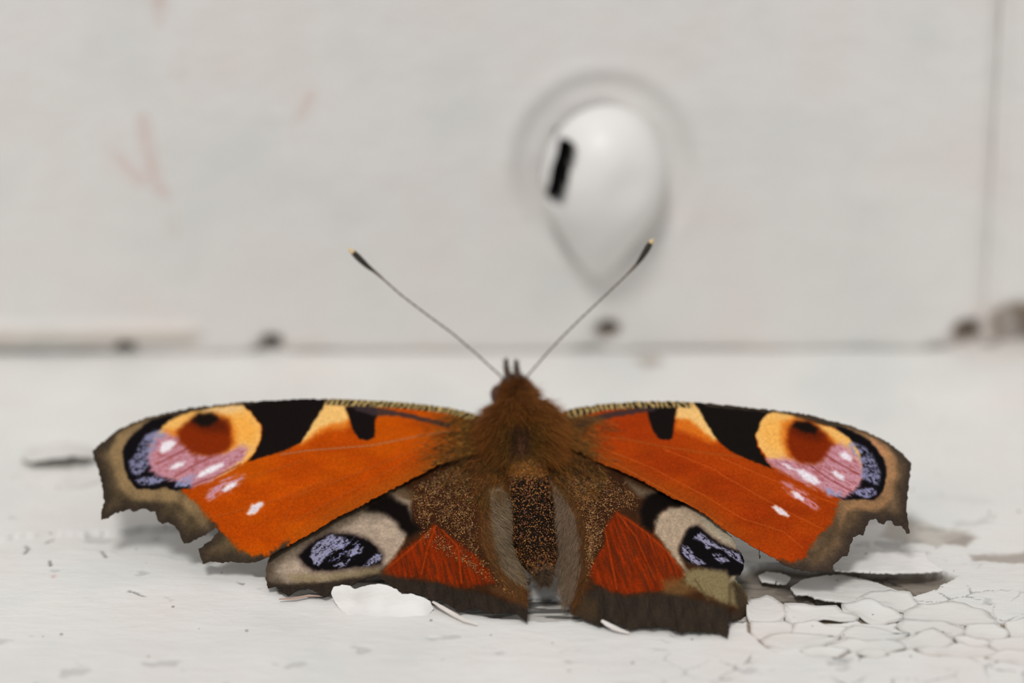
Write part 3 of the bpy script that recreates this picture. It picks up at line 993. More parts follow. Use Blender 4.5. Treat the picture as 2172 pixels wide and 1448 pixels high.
def left_fore(px, py, V):
    P = Paint(px, py, ORANGE_L)
    st = P.streaks(math.radians(-24), 16, 3.2, 36)
    forewing_common(P, None, None, None, None, 1000, 1, ORANGE_L, 0)
    # browner along the hind margin
    d = line_dist(px, py, c2([(110, 1300), (640, 1000), (1100, 760), (1400, 600)]))
    P.mix(sstep(46, 4, d) * 0.40 * sstep(560, 700, px), (138, 78, 20))
    dl = line_dist(px, py, LF_OUT[:22])
    P.mix(sstep(16, 11, dl) * sstep(700, 690, px), (60, 50, 40))
    for v in VEIN_LF:
        P.line(v, (160, 78, 30), 1.6, 0.5)
    P.line(VEIN_LF[0], (165, 125, 105), 1.6, 0.55)
    # dusky base
    b = sstep(880, 1010, px + 70 * (st - 0.5) + 20 * (fbm(px / 8, py / 8, 37) - 0.5) + 0.25 * (py - 930))
    P.mix(b * 0.85, (92, 66, 30))
    P.mix(b * sstep(0.58, 0.7, vnoise(px / 6, py / 2.6, 38)), (40, 30, 18))
    P.mix(b * sstep(0.66, 0.78, vnoise(px / 6, py / 2.6, 39)) * 0.8, (178, 128, 58))
    # broad outer margin
    mg = c1([(640, 215), (500, 260), (400, 340), (320, 420), (285, 500), (300, 600), (330, 700), (400, 780), (520, 785), (700, 790), (780, 830),
             (870, 900), (930, 980), (1010, 1050), (1050, 1120), (1110, 1170), (1180, 1240), (1280, 1290), (1400, 1290), (1560, 1170),
             (1560, 1500), (-50, 1500), (-50, 200), (300, 150), (640, 190)])
    dm = sdist(P.wx, P.wy, mg)
    m = sstep(-5, 7, dm + 7 * NEAR_EYE(px) + 14 * (fbm(px / 5, py / 5, 40) - 0.5))
    edge = line_dist(px, py, LF_OUT, True)
    tone = fbm(px / 24, py / 24, 41)
    mc = np.array([92.0, 76, 54])[None] * (0.65 + 0.7 * tone)[:, None]
    dk = sstep(34, 2, edge + 12 * (fbm(px / 8, py / 8, 141) - 0.5))[:, None] * 0.75
    mc = mc * (1 - dk) + np.array([44.0, 36, 31]) * dk
    tan = (sstep(20, 6, np.abs(dm - 12)) * sstep(470, 380, px) * (0.4 + tone))[:, None] * 0.8
    mc = mc * (1 - tan) + np.array([150.0, 122, 84]) * tan
    P.mix(m, mc)
    # eyespot
    P.region(c1([(640, 212), (500, 258), (400, 338), (320, 418), (285, 500), (300, 600), (330, 700), (400, 782), (520, 788), (620, 770), (700, 798),
                 (840, 770), (850, 700), (800, 300), (700, 230)]), (14, 11, 14), 3)
    eye = c1([(590, 310), (640, 262), (720, 225), (830, 190), (920, 182), (1000, 146), (1100, 130), (1195, 122), (1235, 165), (1300, 228), (1352, 310),
              (1350, 400), (1310, 500), (1240, 572), (1100, 660), (950, 722), (830, 748), (720, 712), (640, 690), (560, 655), (500, 570), (490, 470), (540, 370)])
    P.region(eye, (240, 180, 96), 3)
    P.region(c1([(1120, 230), (1250, 220), (1330, 320), (1300, 430), (1180, 420)]), (245, 168, 68), 14, 0.8)
    P.region(c1([(900, 185), (1000, 146), (1195, 126), (1220, 180), (1060, 215), (960, 200)]), (232, 190, 130), 6, 0.8)
    P.region(c1([(600, 330), (720, 330), (830, 240), (1010, 200), (1120, 230), (1165, 330), (1170, 460), (1080, 510), (900, 540), (700, 450)]), (226, 128, 34), 8, 0.85)
    pk = c1([(560, 400), (640, 370), (740, 400), (820, 500), (950, 530), (1080, 520), (1180, 470), (1240, 480), (1180, 570), (1050, 655), (950, 712),
             (830, 750), (720, 708), (600, 690), (520, 640), (485, 560), (510, 460)])
    P.region(pk, (190, 132, 148), 7, 0.95, mod=14 * (st - 0.5), shift=4)
    P.region(pk, (150, 66, 58), 5, 0.5 * sstep(0.52, 0.68, st), shift=-2)
    P.region(c1([(700, 350), (770, 275), (850, 232), (1000, 240), (1090, 250), (1125, 330), (1135, 440), (1100, 490), (1000, 530), (900, 530), (820, 510), (730, 430)]),
             (128, 40, 3), 8, mod=5 * (st - 0.5))
    P.region(c1([(780, 290), (850, 215), (1000, 215), (1100, 260), (1090, 350), (940, 350)]), (70, 22, 6), 14, 0.6)
    P.region(c1([(820, 262), (865, 205), (980, 200), (1030, 250), (970, 300), (890, 305)]), (22, 14, 10), 6)
    for ln in ([(560, 590), (700, 520), (840, 450)], [(690, 692), (830, 610), (970, 535)], [(830, 752), (1000, 690), (1200, 590)]):
        P.line(c1(ln), (128, 42, 34), 1.7, 0.7)
    # lilac scales in the black rim
    li = sstep(0.36, 0.54, 0.5 * P.streaks(math.radians(-24), 12, 5.0, 43) + 0.5 * P.streaks(math.radians(-24), 3.6, 2.0, 43 + 3))
    P.region(c1([(420, 440), (470, 370), (550, 325), (610, 330), (620, 380), (560, 440), (510, 520), (490, 600), (450, 650), (400, 690), (350, 650),
                 (340, 570), (390, 520)]), (138, 138, 170), 4, 0.9 * li)
    P.region(c1([(385, 720), (450, 695), (540, 685), (610, 715), (560, 752), (440, 755)]), (146, 146, 180), 3, 0.9 * li)
    P.region(c1([(690, 770), (715, 715), (840, 670), (840, 735), (790, 768)]), (146, 148, 182), 3, 0.95 * li)
    # white spots
    for w in ([(572, 492), (592, 432), (660, 405), (700, 432), (650, 482), (595, 508)], [(645, 628), (695, 592), (775, 570), (745, 608), (690, 636)],
              [(850, 698), (895, 652), (980, 608), (1070, 575), (1070, 602), (1000, 645), (905, 694)]):
        P.region(c1(w), (240, 234, 238), 4, 0.95, mod=4 * (st - 0.5))
    P.region(c1([(930, 850), (960, 785), (1050, 715), (1160, 675), (1235, 672), (1200, 735), (1120, 800), (1010, 852), (950, 880)]), (200, 138, 148), 6,
             0.85 * sstep(0.36, 0.56, st) + 0.15, mod=6 * (st - 0.5))
    P.region(c1([(1050, 792), (1100, 742), (1175, 728), (1140, 778), (1080, 806)]), (240, 232, 238), 4, 0.95)
    P.region(c1([(1238, 972), (1285, 900), (1365, 880), (1374, 908), (1320, 962), (1256, 990)]), (232, 222, 232), 3.5, 0.95, mod=4 * (st - 0.5))
    # black costal patches and the yellow wedge
    P.region(c2([(500, 70), (705, 70), (718, 200), (730, 300), (690, 330), (560, 330), (470, 380), (370, 440), (330, 440), (380, 300)]), (226, 128, 40), 9, 0.9)
    P.region(c2([(500, 70), (700, 70), (712, 180), (722, 245), (680, 270), (580, 285), (490, 330), (400, 400), (340, 430), (400, 250)]), (242, 190, 112), 7)
    P.region(c1([(1195, 100), (1300, 80), (1600, 80)]) + c2([(300, 80), (540, 80), (540, 130), (500, 200), (430, 310), (375, 395), (340, 440), (200, 500), (0, 560)]) +
             c1([(1255, 572), (1312, 500), (1356, 400), (1360, 310), (1305, 230), (1240, 165)]), (20, 14, 12), 2.5)
    P.region(c2([(690, 150), (760, 148), (935, 165), (945, 220), (922, 280), (922, 380), (865, 418), (805, 398), (765, 350), (732, 260)]), (20, 13, 12), 3)
    P.region(c2([(700, 140), (900, 150), (1100, 185), (1300, 235), (1520, 285), (1490, 312), (1280, 268), (1100, 222), (930, 220), (800, 190)]), (58, 46, 48), 2.5, 0.9)
    # banded leading edge
    cst = c2([(1760, 235), (1500, 160), (1200, 125), (900, 105), (540, 92)])
    dc = line_dist(px, py, cst)
    band = sstep(15, 11, dc) * sstep(684, 694, px)
    bb = 0.5 + 0.5 * np.sin((px + (py - 850) * 0.8) / 1.9 + 9 * (fbm(px / 14, py / 10, 45) - 0.5)) + 0.9 * (fbm(px / 4, py / 3, 47) - 0.5)
    P.mix(band, np.array([34.0, 30, 24])[None] + (np.array([190.0, 166, 112]) - 34)[None] * sstep(0.48, 0.72, bb)[:, None])
    # thin dark rim along the leading edge further out
    dc2 = line_dist(px, py, c2([(0, 112)]) + c1([(1000, 140), (800, 165), (600, 205), (450, 245), (250, 335), (62, 490)]))
    P.mix(sstep(8, 3, dc2 + 4 * (fbm(px / 5, py / 5, 46) - 0.5)) * 0.7, (66, 56, 44))
    return P.c


def right_fore(px, py, V):
    P = Paint(px, py, ORANGE_R)
    st = P.streaks(math.radians(32), 16, 3.2, 136)
    forewing_common(P, None, None, None, None, 1200, -1, ORANGE_R, 0)
    d = line_dist(px, py, c6([(250, 500), (550, 640), (850, 790), (1150, 930), (1330, 1075)]) + c8([(270, 1130), (480, 1245)]))
    P.mix(sstep(42, 4, d) * 0.38 * sstep(1640, 1500, px), (138, 74, 20))
    dl = line_dist(px, py, RF_OUT[:17])
    P.mix(sstep(16, 11, dl) * sstep(1455, 1465, px), (60, 50, 40))
    for v in VEIN_RF:
        P.line(v, (205, 100, 40), 1.6, 0.35)
    P.line(VEIN_RF[0], (150, 70, 20), 2.0, 0.6)
    b = sstep(1300, 1190, px - 60 * (st - 0.5) - 0.25 * (py - 930) + 20 * (fbm(px / 8, py / 8, 137) - 0.5))
    P.mix(b * 0.85, (92, 66, 32))
    P.mix(b * sstep(0.58, 0.7, vnoise(px / 6, py / 2.6, 138)), (44, 34, 20))
    P.mix(b * sstep(0.66, 0.78, vnoise(px / 6, py / 2.6, 139)) * 0.8, (178, 120, 58))
    mg = c8([(980, 300), (1100, 340), (1190, 400), (1260, 470), (1305, 560), (1305, 660), (1275, 780), (1230, 830), (1100, 815), (960, 830), (930, 920),
             (900, 1000), (820, 1080), (740, 1170), (720, 1240), (620, 1290), (520, 1250), (480, 1300), (600, 1450), (1700, 1450), (1700, 400), (1300, 250), (1000, 230)])
    dm = sdist(P.wx, P.wy, mg)
    m = sstep(-5, 7, dm + 7 * NEAR_EYE(px) + 14 * (fbm(px / 5, py / 5, 140) - 0.5))
    edge = line_dist(px, py, RF_OUT, True)
    tone = fbm(px / 24, py / 24, 141)
    mc = np.array([96.0, 76, 55])[None] * (0.65 + 0.7 * tone)[:, None]
    dk = sstep(34, 2, edge + 12 * (fbm(px / 8, py / 8, 142) - 0.5))[:, None] * 0.75
    mc = mc * (1 - dk) + np.array([50.0, 42, 38]) * dk
    tan = (sstep(20, 5, np.abs(dm - 11)) * sstep(1760, 1800, px) * (0.4 + tone))[:, None] * 0.85
    mc = mc * (1 - tan) + np.array([168.0, 124, 84]) * tan
    P.mix(m, mc)
    P.region(c8([(1180, 375), (1240, 400), (1330, 490), (1300, 510), (1220, 440)]), (196, 140, 96), 5, 0.8)
    P.region(c8([(950, 290), (1040, 310), (1150, 370), (1240, 450), (1300, 550), (1310, 660), (1280, 770), (1220, 828), (1120, 820), (1000, 828), (900, 790),
                 (900, 600), (960, 400)]), (14, 11, 14), 3)
    eye = c8([(470, 172), (560, 185), (650, 225), (820, 275), (900, 290), (990, 340), (1050, 390), (1110, 470), (1130, 560), (1130, 660), (1080, 740), (1000, 800),
              (930, 790), (820, 735), (700, 680), (560, 620), (450, 540), (380, 440), (355, 350), (375, 270), (430, 200)])
    P.region(eye, (240, 182, 100), 3)
    P.region(c8([(400, 270), (480, 230), (560, 260), (560, 400), (520, 480), (430, 420), (385, 340)]), (246, 176, 80), 14, 0.7)
    P.region(c8([(540, 260), (640, 220), (780, 270), (900, 360), (970, 430), (960, 480), (860, 520), (700, 570), (580, 520), (540, 400)]), (218, 116, 30), 9, 0.9)
    pk = c8([(450, 540), (560, 530), (680, 550), (820, 570), (850, 480), (900, 430), (980, 430), (1060, 480), (1110, 560), (1130, 660), (1080, 740), (1000, 800),
             (920, 785), (800, 730), (690, 678), (560, 618)])
    P.region(pk, (194, 136, 152), 7, 0.95, mod=14 * (st - 0.5), shift=4)
    P.region(pk, (150, 64, 58), 5, 0.5 * sstep(0.52, 0.68, st), shift=-2)
    P.region(c8([(590, 320), (640, 250), (760, 260), (860, 340), (930, 420), (880, 480), (850, 540), (780, 570), (680, 560), (610, 510), (580, 420)]), (126, 38, 3), 8, mod=5 * (st - 0.5))
    P.region(c8([(600, 310), (650, 250), (780, 260), (860, 350), (820, 400), (680, 370)]), (70, 22, 6), 12, 0.6)
    P.region(c8([(625, 290), (650, 250), (740, 255), (800, 300), (790, 345), (690, 325)]), (22, 14, 10), 5)
    for ln in ([(850, 490), (980, 570), (1110, 640)], [(760, 580), (900, 680), (1050, 760)]):
        P.line(c8(ln), (128, 42, 34), 1.7, 0.7)
    li = sstep(0.36, 0.54, 0.5 * P.streaks(math.radians(40), 12, 5.0, 143) + 0.5 * P.streaks(math.radians(40), 3.6, 2.0, 143 + 3))
    P.region(c8([(1020, 400), (1090, 410), (1190, 470), (1240, 560), (1270, 640), (1250, 720), (1190, 700), (1120, 660), (1130, 560), (1060, 470)]), (142, 141, 174), 4, 0.9 * li)
    P.region(c8([(1060, 770), (1130, 740), (1230, 740), (1235, 790), (1170, 815), (1110, 800)]), (150, 147, 184), 3, 0.9 * li)
    P.region(c8([(860, 740), (960, 755), (1000, 800), (950, 812), (880, 785)]), (150, 150, 186), 3, 0.9 * li)
    for w in ([(960, 490), (1000, 470), (1060, 510), (1050, 545), (1000, 530)], [(905, 620), (940, 615), (1005, 655), (1000, 685), (950, 665)],
              [(640, 600), (700, 605), (800, 660), (830, 700), (780, 715), (700, 670)], [(540, 560), (600, 575), (640, 610), (590, 600)]):
        P.region(c8(w), (238, 230, 236), 4, 0.95, mod=4 * (st - 0.5))
    P.region(c8([(535, 690), (600, 705), (700, 760), (780, 820), (825, 880), (800, 900), (700, 850), (610, 790), (560, 740)]), (200, 130, 142), 6,
             0.8 * sstep(0.36, 0.56, st) + 0.15, mod=5 * (st - 0.5))
    P.region(c8([(612, 765), (650, 765), (710, 810), (700, 832), (650, 810)]), (242, 232, 238), 4, 0.95)
    P.region(c8([(470, 875), (500, 866), (560, 900), (605, 940), (590, 955), (530, 935)]), (234, 222, 230), 3.5, 0.95)
    P.region(c6([(985, 120), (1110, 90), (1200, 150), (1330, 420), (1250, 430), (1100, 360), (990, 330)]), (224, 118, 30), 9, 0.85)
    P.region(c6([(985, 120), (1110, 90), (1200, 150), (1320, 400), (1280, 410), (1180, 320), (1090, 250), (990, 240)]), (240, 190, 116), 6)
    P.region(c6([(1105, 95), (1400, 110), (1750, 160), (1720, 195), (1690, 210), (1640, 270), (1605, 380), (1620, 470), (1690, 580), (1740, 630), (1560, 560), (1420, 500),
                 (1340, 440), (1280, 370), (1220, 270), (1160, 170)]), (20, 15, 12), 2.5)
    P.region(c6([(770, 165), (860, 150), (1000, 160), (985, 240), (968, 390), (930, 410), (870, 400), (820, 350), (785, 250)]), (20, 14, 12), 3)
    P.region(c6([(120, 300), (300, 235), (500, 190), (780, 145), (900, 150), (800, 190), (600, 218), (400, 265), (260, 320)]), (56, 44, 46), 2.5, 0.9)
    cst = c6([(20, 230), (220, 160), (400, 135), (700, 115), (1000, 110), (1110, 118)])
    dc = line_dist(px, py, cst)
    wband = 15 + 8 * sstep(1300, 1200, px)
    band = sstep(wband, wband - 4, dc) * sstep(1472, 1462, px)
    bb = 0.5 + 0.5 * np.sin((px - (py - 850) * 0.5) / 1.9 + 9 * (fbm(px / 14, py / 10, 145) - 0.5)) + 0.9 * (fbm(px / 4, py / 3, 147) - 0.5)
    P.mix(band, np.array([34.0, 30, 24])[None] + (np.array([188.0, 162, 110]) - 34)[None] * sstep(0.48, 0.72, bb)[:, None])
    dc2 = line_dist(px, py, c8([(0, 125), (480, 170), (700, 195), (900, 245), (1050, 285), (1200, 345), (1330, 410), (1490, 545)]))
    P.mix(sstep(8, 3, dc2 + 4 * (fbm(px / 5, py / 5, 146) - 0.5)) * 0.7, (70, 60, 48))
    return P.c


# --- pigment of the hind wings
def left_hind(px, py, V):
    P = Paint(px, py, (58, 33, 16))
    n = fbm(px / 14, py / 14, 233)
    P.c = P.c * (0.8 + 0.4 * n)[:, None]
    st = P.streaks(math.radians(-32), 9, 2.4, 236)
    rad = P.streaks(math.radians(75), 40, 4, 237)
    P.region(c3([(1390, 478), (1200, 635), (1080, 715), (950, 850), (1050, 880), (1200, 890), (1400, 915), (1600, 965), (1750, 940), (1860, 910),
                 (1800, 850), (1720, 740), (1600, 640), (1480, 560)]), np.array([132.0, 40, 3])[None] * (0.72 + 0.5 * rad)[:, None], 7, 1.0,
             mod=14 * (fbm(px / 5, py / 5, 238) - 0.5))
    P.region(c3([(1390, 478), (950, 850), (1200, 890), (1600, 965), (1860, 910), (1600, 640)]), (74, 34, 16), 10, 0.6 * sstep(0.46, 0.66, P.streaks(math.radians(75), 26, 2.6, 251)))
    for ln in ([(1390, 490), (1330, 650), (1280, 860)], [(1440, 520), (1560, 650), (1590, 930)], [(1390, 490), (1180, 680), (1000, 830)]):
        P.line(c3(ln), (184, 66, 10), 2.2, 0.5)
    halo = c3([(1040, 220), (900, 320), (700, 410), (500, 510), (300, 630), (100, 730), (60, 820), (70, 920), (250, 950), (400, 930), (600, 925), (800, 895),
               (950, 855), (1080, 720), (1140, 620), (1200, 480), (1200, 300)])
    P.region(halo, np.array([172.0, 152, 132])[None] * (0.86 + 0.28 * fbm(px / 14, py / 6, 239))[:, None], 6)
    dh = sdist(px, py, LH_VIS + [(760, 1075), (660, 1130)])
    P.mix(sstep(40, 2, dh + 10 * (fbm(px / 10, py / 10, 246) - 0.5)) * sstep(860, 800, px) * 0.8, (62, 52, 40))
    P.region(c3([(250, 860), (500, 850), (760, 830), (930, 790), (960, 850), (800, 890), (500, 920), (300, 920)]), (146, 128, 92), 8, 0.6)
    P.region(c3([(1150, 180), (1060, 230), (1100, 290), (1180, 330), (1215, 450), (1280, 520), (1190, 570), (1120, 520), (1080, 450), (980, 390), (850, 372), (880, 320), (1000, 250)]),
             (14, 8, 6), 9)
    P.region(c3([(1000, 230), (1120, 180), (1220, 240), (1200, 300), (1100, 290)]), (110, 92, 70), 12, 0.7)
    pup = c3([(325, 720), (380, 655), (480, 575), (580, 538), (720, 545), (850, 575), (945, 645), (995, 720), (975, 785), (900, 806), (760, 815), (600, 838), (450, 840), (375, 785)])
    P.region(pup, (58, 44, 40), 10)
    P.region(pup, (11, 8, 10), 4, shift=-4)
    li = sstep(0.36, 0.50, 0.55 * st + 0.45 * P.streaks(math.radians(0), 3.0, 2.0, 245))
    for w in ([(425, 720), (440, 660), (490, 605), (580, 558), (700, 585), (730, 620), (660, 668), (580, 700), (530, 745), (495, 790), (450, 780)],
              [(690, 730), (735, 672), (835, 645), (810, 692), (745, 725)], [(610, 795), (670, 760), (730, 742), (705, 788), (650, 806)],
              [(820, 802), (880, 755), (930, 705), (978, 695), (975, 742), (905, 785)]):
        P.region(c3(w), (150, 148, 174), 3, 0.95 * li, mod=5 * (st - 0.5))
    P.region(c3([(580, 580), (760, 580), (840, 640), (820, 700), (700, 760), (560, 760)]), (150, 150, 190), 8, 0.8 * sstep(0.62, 0.68, st))
    # brown hairy zone and grey fold beside the abdomen
    P.region(c3([(1640, 100), (1720, 300), (1720, 600), (1800, 800), (1900, 950), (2090, 1050), (2100, 700), (1980, 200), (1800, 60)]), (86, 50, 20), 12, 0.9)
    P.region(c3([(1790, 200), (1800, 480), (1830, 700), (1900, 840), (2080, 880), (2010, 700), (1960, 500), (1940, 300), (1900, 180)]), (132, 114, 90), 9, 0.95)
    # dark outer margin
    mg = c3([(40, 860), (120, 930), (300, 945), (500, 930), (700, 905), (850, 880), (960, 862), (1100, 886), (1250, 908), (1400, 925), (1550, 975), (1700, 990), (1820, 1020),
             (1920, 1060), (2010, 1080), (2110, 1080), (2110, 1400), (0, 1400), (0, 860)])
    P.region(mg, np.array([44.0, 36, 30])[None] * (0.8 + 0.5 * fbm(px / 9, py / 26, 240))[:, None], 7, 0.97)
    P.region(c3([(1800, 960), (1950, 930), (2095, 1000), (2095, 1120), (1950, 1060), (1850, 1010)]), (92, 60, 32), 8, 0.7, mod=10 * (fbm(px / 4, py / 4, 241) - 0.5))
    return P.c


def right_hind(px, py, V):
    P = Paint(px, py, (60, 35, 18))
    n = fbm(px / 14, py / 14, 333)
    P.c = P.c * (0.8 + 0.4 * n)[:, None]
    st = P.streaks(math.radians(42), 9, 2.4, 336)
    rad = P.streaks(math.radians(70), 40, 4, 337)
    P.region(c7([(490, 320), (600, 395), (700, 455), (820, 545), (900, 635), (985, 750), (1040, 830), (960, 925), (850, 965), (700, 975), (560, 995), (430, 965), (330, 905),
                 (260, 850), (280, 760), (350, 650), (400, 560), (390, 470), (430, 380)]), np.array([130.0, 40, 4])[None] * (0.72 + 0.5 * rad)[:, None], 6, 1.0,
             mod=12 * (fbm(px / 5, py / 5, 338) - 0.5))
    P.region(c7([(490, 320), (820, 545), (1040, 830), (850, 965), (560, 995), (260, 850), (400, 560)]), (78, 36, 18), 10, 0.6 * sstep(0.46, 0.66, P.streaks(math.radians(70), 26, 2.6, 351)))
    for ln in ([(490, 330), (640, 520), (730, 720), (800, 870)], [(395, 480), (430, 640), (490, 950)], [(520, 350), (700, 470), (900, 650), (1040, 840)]):
        P.line(c7(ln), (184, 66, 12), 2.2, 0.5)
    P.region(c7([(560, 60), (700, 140), (860, 150), (760, 220), (660, 200)]), (128, 112, 92), 10, 0.7)
    P.region(c7([(780, 380), (900, 280), (1050, 275), (1200, 355), (1330, 440), (1460, 560), (1470, 640), (1300, 610), (1200, 520), (1100, 460), (1020, 540), (990, 640), (1060, 820),
                 (985, 740), (890, 610), (800, 500)]), np.array([174.0, 152, 128])[None] * (0.86 + 0.28 * fbm(px / 6, py / 12, 339))[:, None], 6)
    P.region(c7([(1150, 340), (1330, 440), (1460, 570), (1460, 620), (1350, 560), (1200, 440)]), (168, 158, 136), 6, 0.8)
    P.region(c7([(730, 190), (850, 150), (1000, 215), (1080, 280), (910, 285), (845, 325), (800, 400), (770, 490), (690, 430), (675, 310)]), (14, 8, 6), 8)
    # lower outer area: greenish beige with a copper streak
    P.region(c7([(1030, 820), (1130, 780), (1300, 770), (1400, 800), (1600, 860), (1600, 1100), (1400, 1080), (1300, 1040), (1150, 960), (1040, 910)]), (136, 122, 86), 9,
             0.9, mod=12 * (fbm(px / 6, py / 6, 340) - 0.5))
    P.line(c7([(1120, 870), (1180, 960), (1230, 1040)]), (90, 76, 50), 2.5, 0.7)
    P.region(c7([(860, 880), (1000, 860), (1120, 960), (1000, 1010), (860, 980)]), (112, 80, 44), 10, 0.8)
    pup = c7([(995, 610), (1020, 540), (1075, 445), (1150, 432), (1225, 498), (1330, 578), (1450, 632), (1560, 650), (1560, 780), (1500, 840), (1400, 858), (1380, 805), (1250, 785),
              (1130, 765), (1040, 725), (995, 665)])
    P.region(pup, (50, 40, 36), 8)
    P.region(pup, (11, 8, 10), 4, shift=-3)
    li = sstep(0.36, 0.50, 0.55 * st + 0.45 * P.streaks(math.radians(0), 3.0, 2.0, 245))
    for w in ([(1105, 535), (1165, 495), (1280, 578), (1400, 640), (1485, 655), (1510, 745), (1440, 705), (1330, 625), (1250, 612), (1210, 625), (1175, 562)],
              [(1015, 600), (1060, 605), (1115, 680), (1205, 742), (1140, 760), (1060, 705), (1020, 655)], [(1262, 662), (1320, 668), (1395, 722), (1330, 735), (1275, 702)]):
        P.region(c7(w), (153, 148, 174), 3, 0.95 * li, mod=5 * (st - 0.5))
    P.region(c7([(1390, 900), (1420, 850), (1500, 850), (1480, 880)]), (170, 156, 130), 4, 0.8)
    # inner grey fold and brown hairy zone
    P.region(c7([(-60, 60), (120, 150), (220, 350), (250, 600), (250, 850), (200, 1100), (60, 1200), (-60, 800)]), (86, 54, 26), 10, 0.9)
    P.region(c7([(-40, 90), (60, 180), (160, 350), (200, 550), (200, 800), (150, 1000), (60, 1100), (0, 900), (0, 500), (-20, 300)]), (134, 112, 92), 9, 0.95)
    mg = c7([(100, 1120), (190, 1010), (330, 925), (450, 980), (560, 1002), (850, 985), (1050, 1010), (1250, 1060), (1350, 1080), (1390, 1120), (1500, 1180), (1600, 1180),
             (1600, 1500), (0, 1500)])
    P.region(mg, np.array([48.0, 40, 33])[None] * (0.8 + 0.5 * fbm(px / 9, py / 26, 341))[:, None], 9, 0.97)
    P.region(c7([(160, 1060), (230, 1000), (330, 1060), (350, 1180), (250, 1190), (140, 1150)]), (72, 54, 34), 10, 0.6)
    P.region(c7([(1440, 900), (1520, 950), (1560, 1080), (1540, 1160), (1480, 1200), (1400, 1200), (1420, 1150), (1470, 1100), (1440, 1000)]), (62, 50, 38), 6, 0.9)
    return P.c


PLEAT_RH = [c7([(930, 1040), (960, 1280)]), c7([(345, 930), (370, 1060), (365, 1200)]), c7([(500, 1000), (540, 1120), (555, 1250)]), c7([(730, 1010), (745, 1130), (790, 1250)]),
            c7([(1080, 1050), (1130, 1180), (1150, 1290)]), c7([(490, 330), (640, 520), (730, 720)]), c7([(395, 480), (430, 640), (490, 950)])]
PLEAT_LH = [c3([(1280, 920), (1320, 1030)]), c3([(1900, 1040), (1960, 1150)]), c3([(1640, 980), (1680, 1110)]), c3([(1500, 960), (1520, 1100)]), c3([(1760, 1000), (1790, 1140)]), c3([(1390, 490), (1330, 650), (1280, 860)]), c3([(1440, 520), (1560, 650), (1590, 930)])]

WT = 0.008
place(sheet('forewing', LF_OUT, S_LF, 1.6, left_fore, [M_WING, M_UNDER], WT, relief=ridge(VEIN_LF, 4, 0.008), edge_noise=2.6), ROOT,
      'brighter orange forewing with a torn notch in its ragged margin')
place(sheet('forewing', RF_OUT, S_RF, 1.6, right_fore, [M_WING, M_UNDER], WT, relief=ridge(VEIN_RF, 4, 0.008), edge_noise=2.6), ROOT,
      'redder orange forewing with an unbroken outer corner')
place(sheet('hindwing', LH_OUT, S_LH, 1.6, left_hind, [M_WING, M_UNDER], WT, relief=ridge(PLEAT_LH, 5, 0.022), edge_noise=2.6), ROOT,
      'hind wing with an oval black and lilac eyespot')
place(sheet('hindwing', RH_OUT, S_RH, 1.6, right_hind, [M_WING, M_UNDER], WT, relief=ridge(PLEAT_RH, 5, 0.026), edge_noise=2.6), ROOT,
      'hind wing with a folded eyespot and pleated dark margin')

# --- body: one continuous lofted mesh from abdomen tip to head
SPINE = [(1156, 1240, 0.22, 0.012), (1154, 1228, 0.235, 0.045), (1150, 1212, 0.25, 0.085), (1143, 1182, 0.29, 0.145), (1136, 1150, 0.335, 0.18), (1130, 1115, 0.39, 0.19),
         (1125, 1080, 0.45, 0.188), (1120, 1045, 0.51, 0.180), (1115, 1012, 0.57, 0.175), (1111, 985, 0.62, 0.215), (1108, 955, 0.67, 0.262), (1105, 925, 0.725, 0.285),
         (1102, 898, 0.775, 0.275), (1099, 876, 0.815, 0.225), (1097, 858, 0.845, 0.165), (1096, 843, 0.865, 0.125), (1094, 829, 0.88, 0.108), (1092, 818, 0.89, 0.086),
         (1090, 809, 0.90, 0.06), (1089, 804, 0.905, 0.02)]
sp = np.array(SPINE)
t0 = np.arange(len(sp)); tt = np.linspace(0, len(sp) - 1, 190)


def crom(v):
    out = []
    n = len(v)
    for t in tt:
        i = min(int(t), n - 2); f = t - i
        p0, p1, p2, p3 = v[max(i - 1, 0)], v[i], v[i + 1], v[min(i + 2, n - 1)]
        out.append(0.5 * (2 * p1 + (p2 - p0) * f + (2 * p0 - 5 * p1 + 4 * p2 - p3) * f * f + (3 * p1 - p0 - 3 * p2 + p3) * f ** 3))
    return np.array(out)


SP = crom(at_z(sp[:, 0], sp[:, 1], sp[:, 2]))
SR = np.maximum(crom(sp[:, 3]), 0.006)
TAN = np.gradient(SP, axis=0); TAN /= np.linalg.norm(TAN, axis=1)[:, None]
SIDE = np.cross(TAN, [0, 0, 1.0]); SIDE /= np.linalg.norm(SIDE, axis=1)[:, None]
NRM = np.cross(SIDE, TAN)
# abdominal segments: shallow rings
seg = 1 - 0.03 * np.exp(-(((tt % 1.0) - 0.5) / 0.12) ** 2) * (tt < 8)


def body_pt(i, ang, off=0.0):
    r = (SR * seg)[i] + off
    return SP[i] + SIDE[i] * (np.cos(ang) * r)[..., None] + NRM[i] * (np.sin(ang) * r * 0.9)[..., None]


def body_nrm(i, ang):
    return SIDE[i] * np.cos(ang)[..., None] + NRM[i] * np.sin(ang)[..., None]


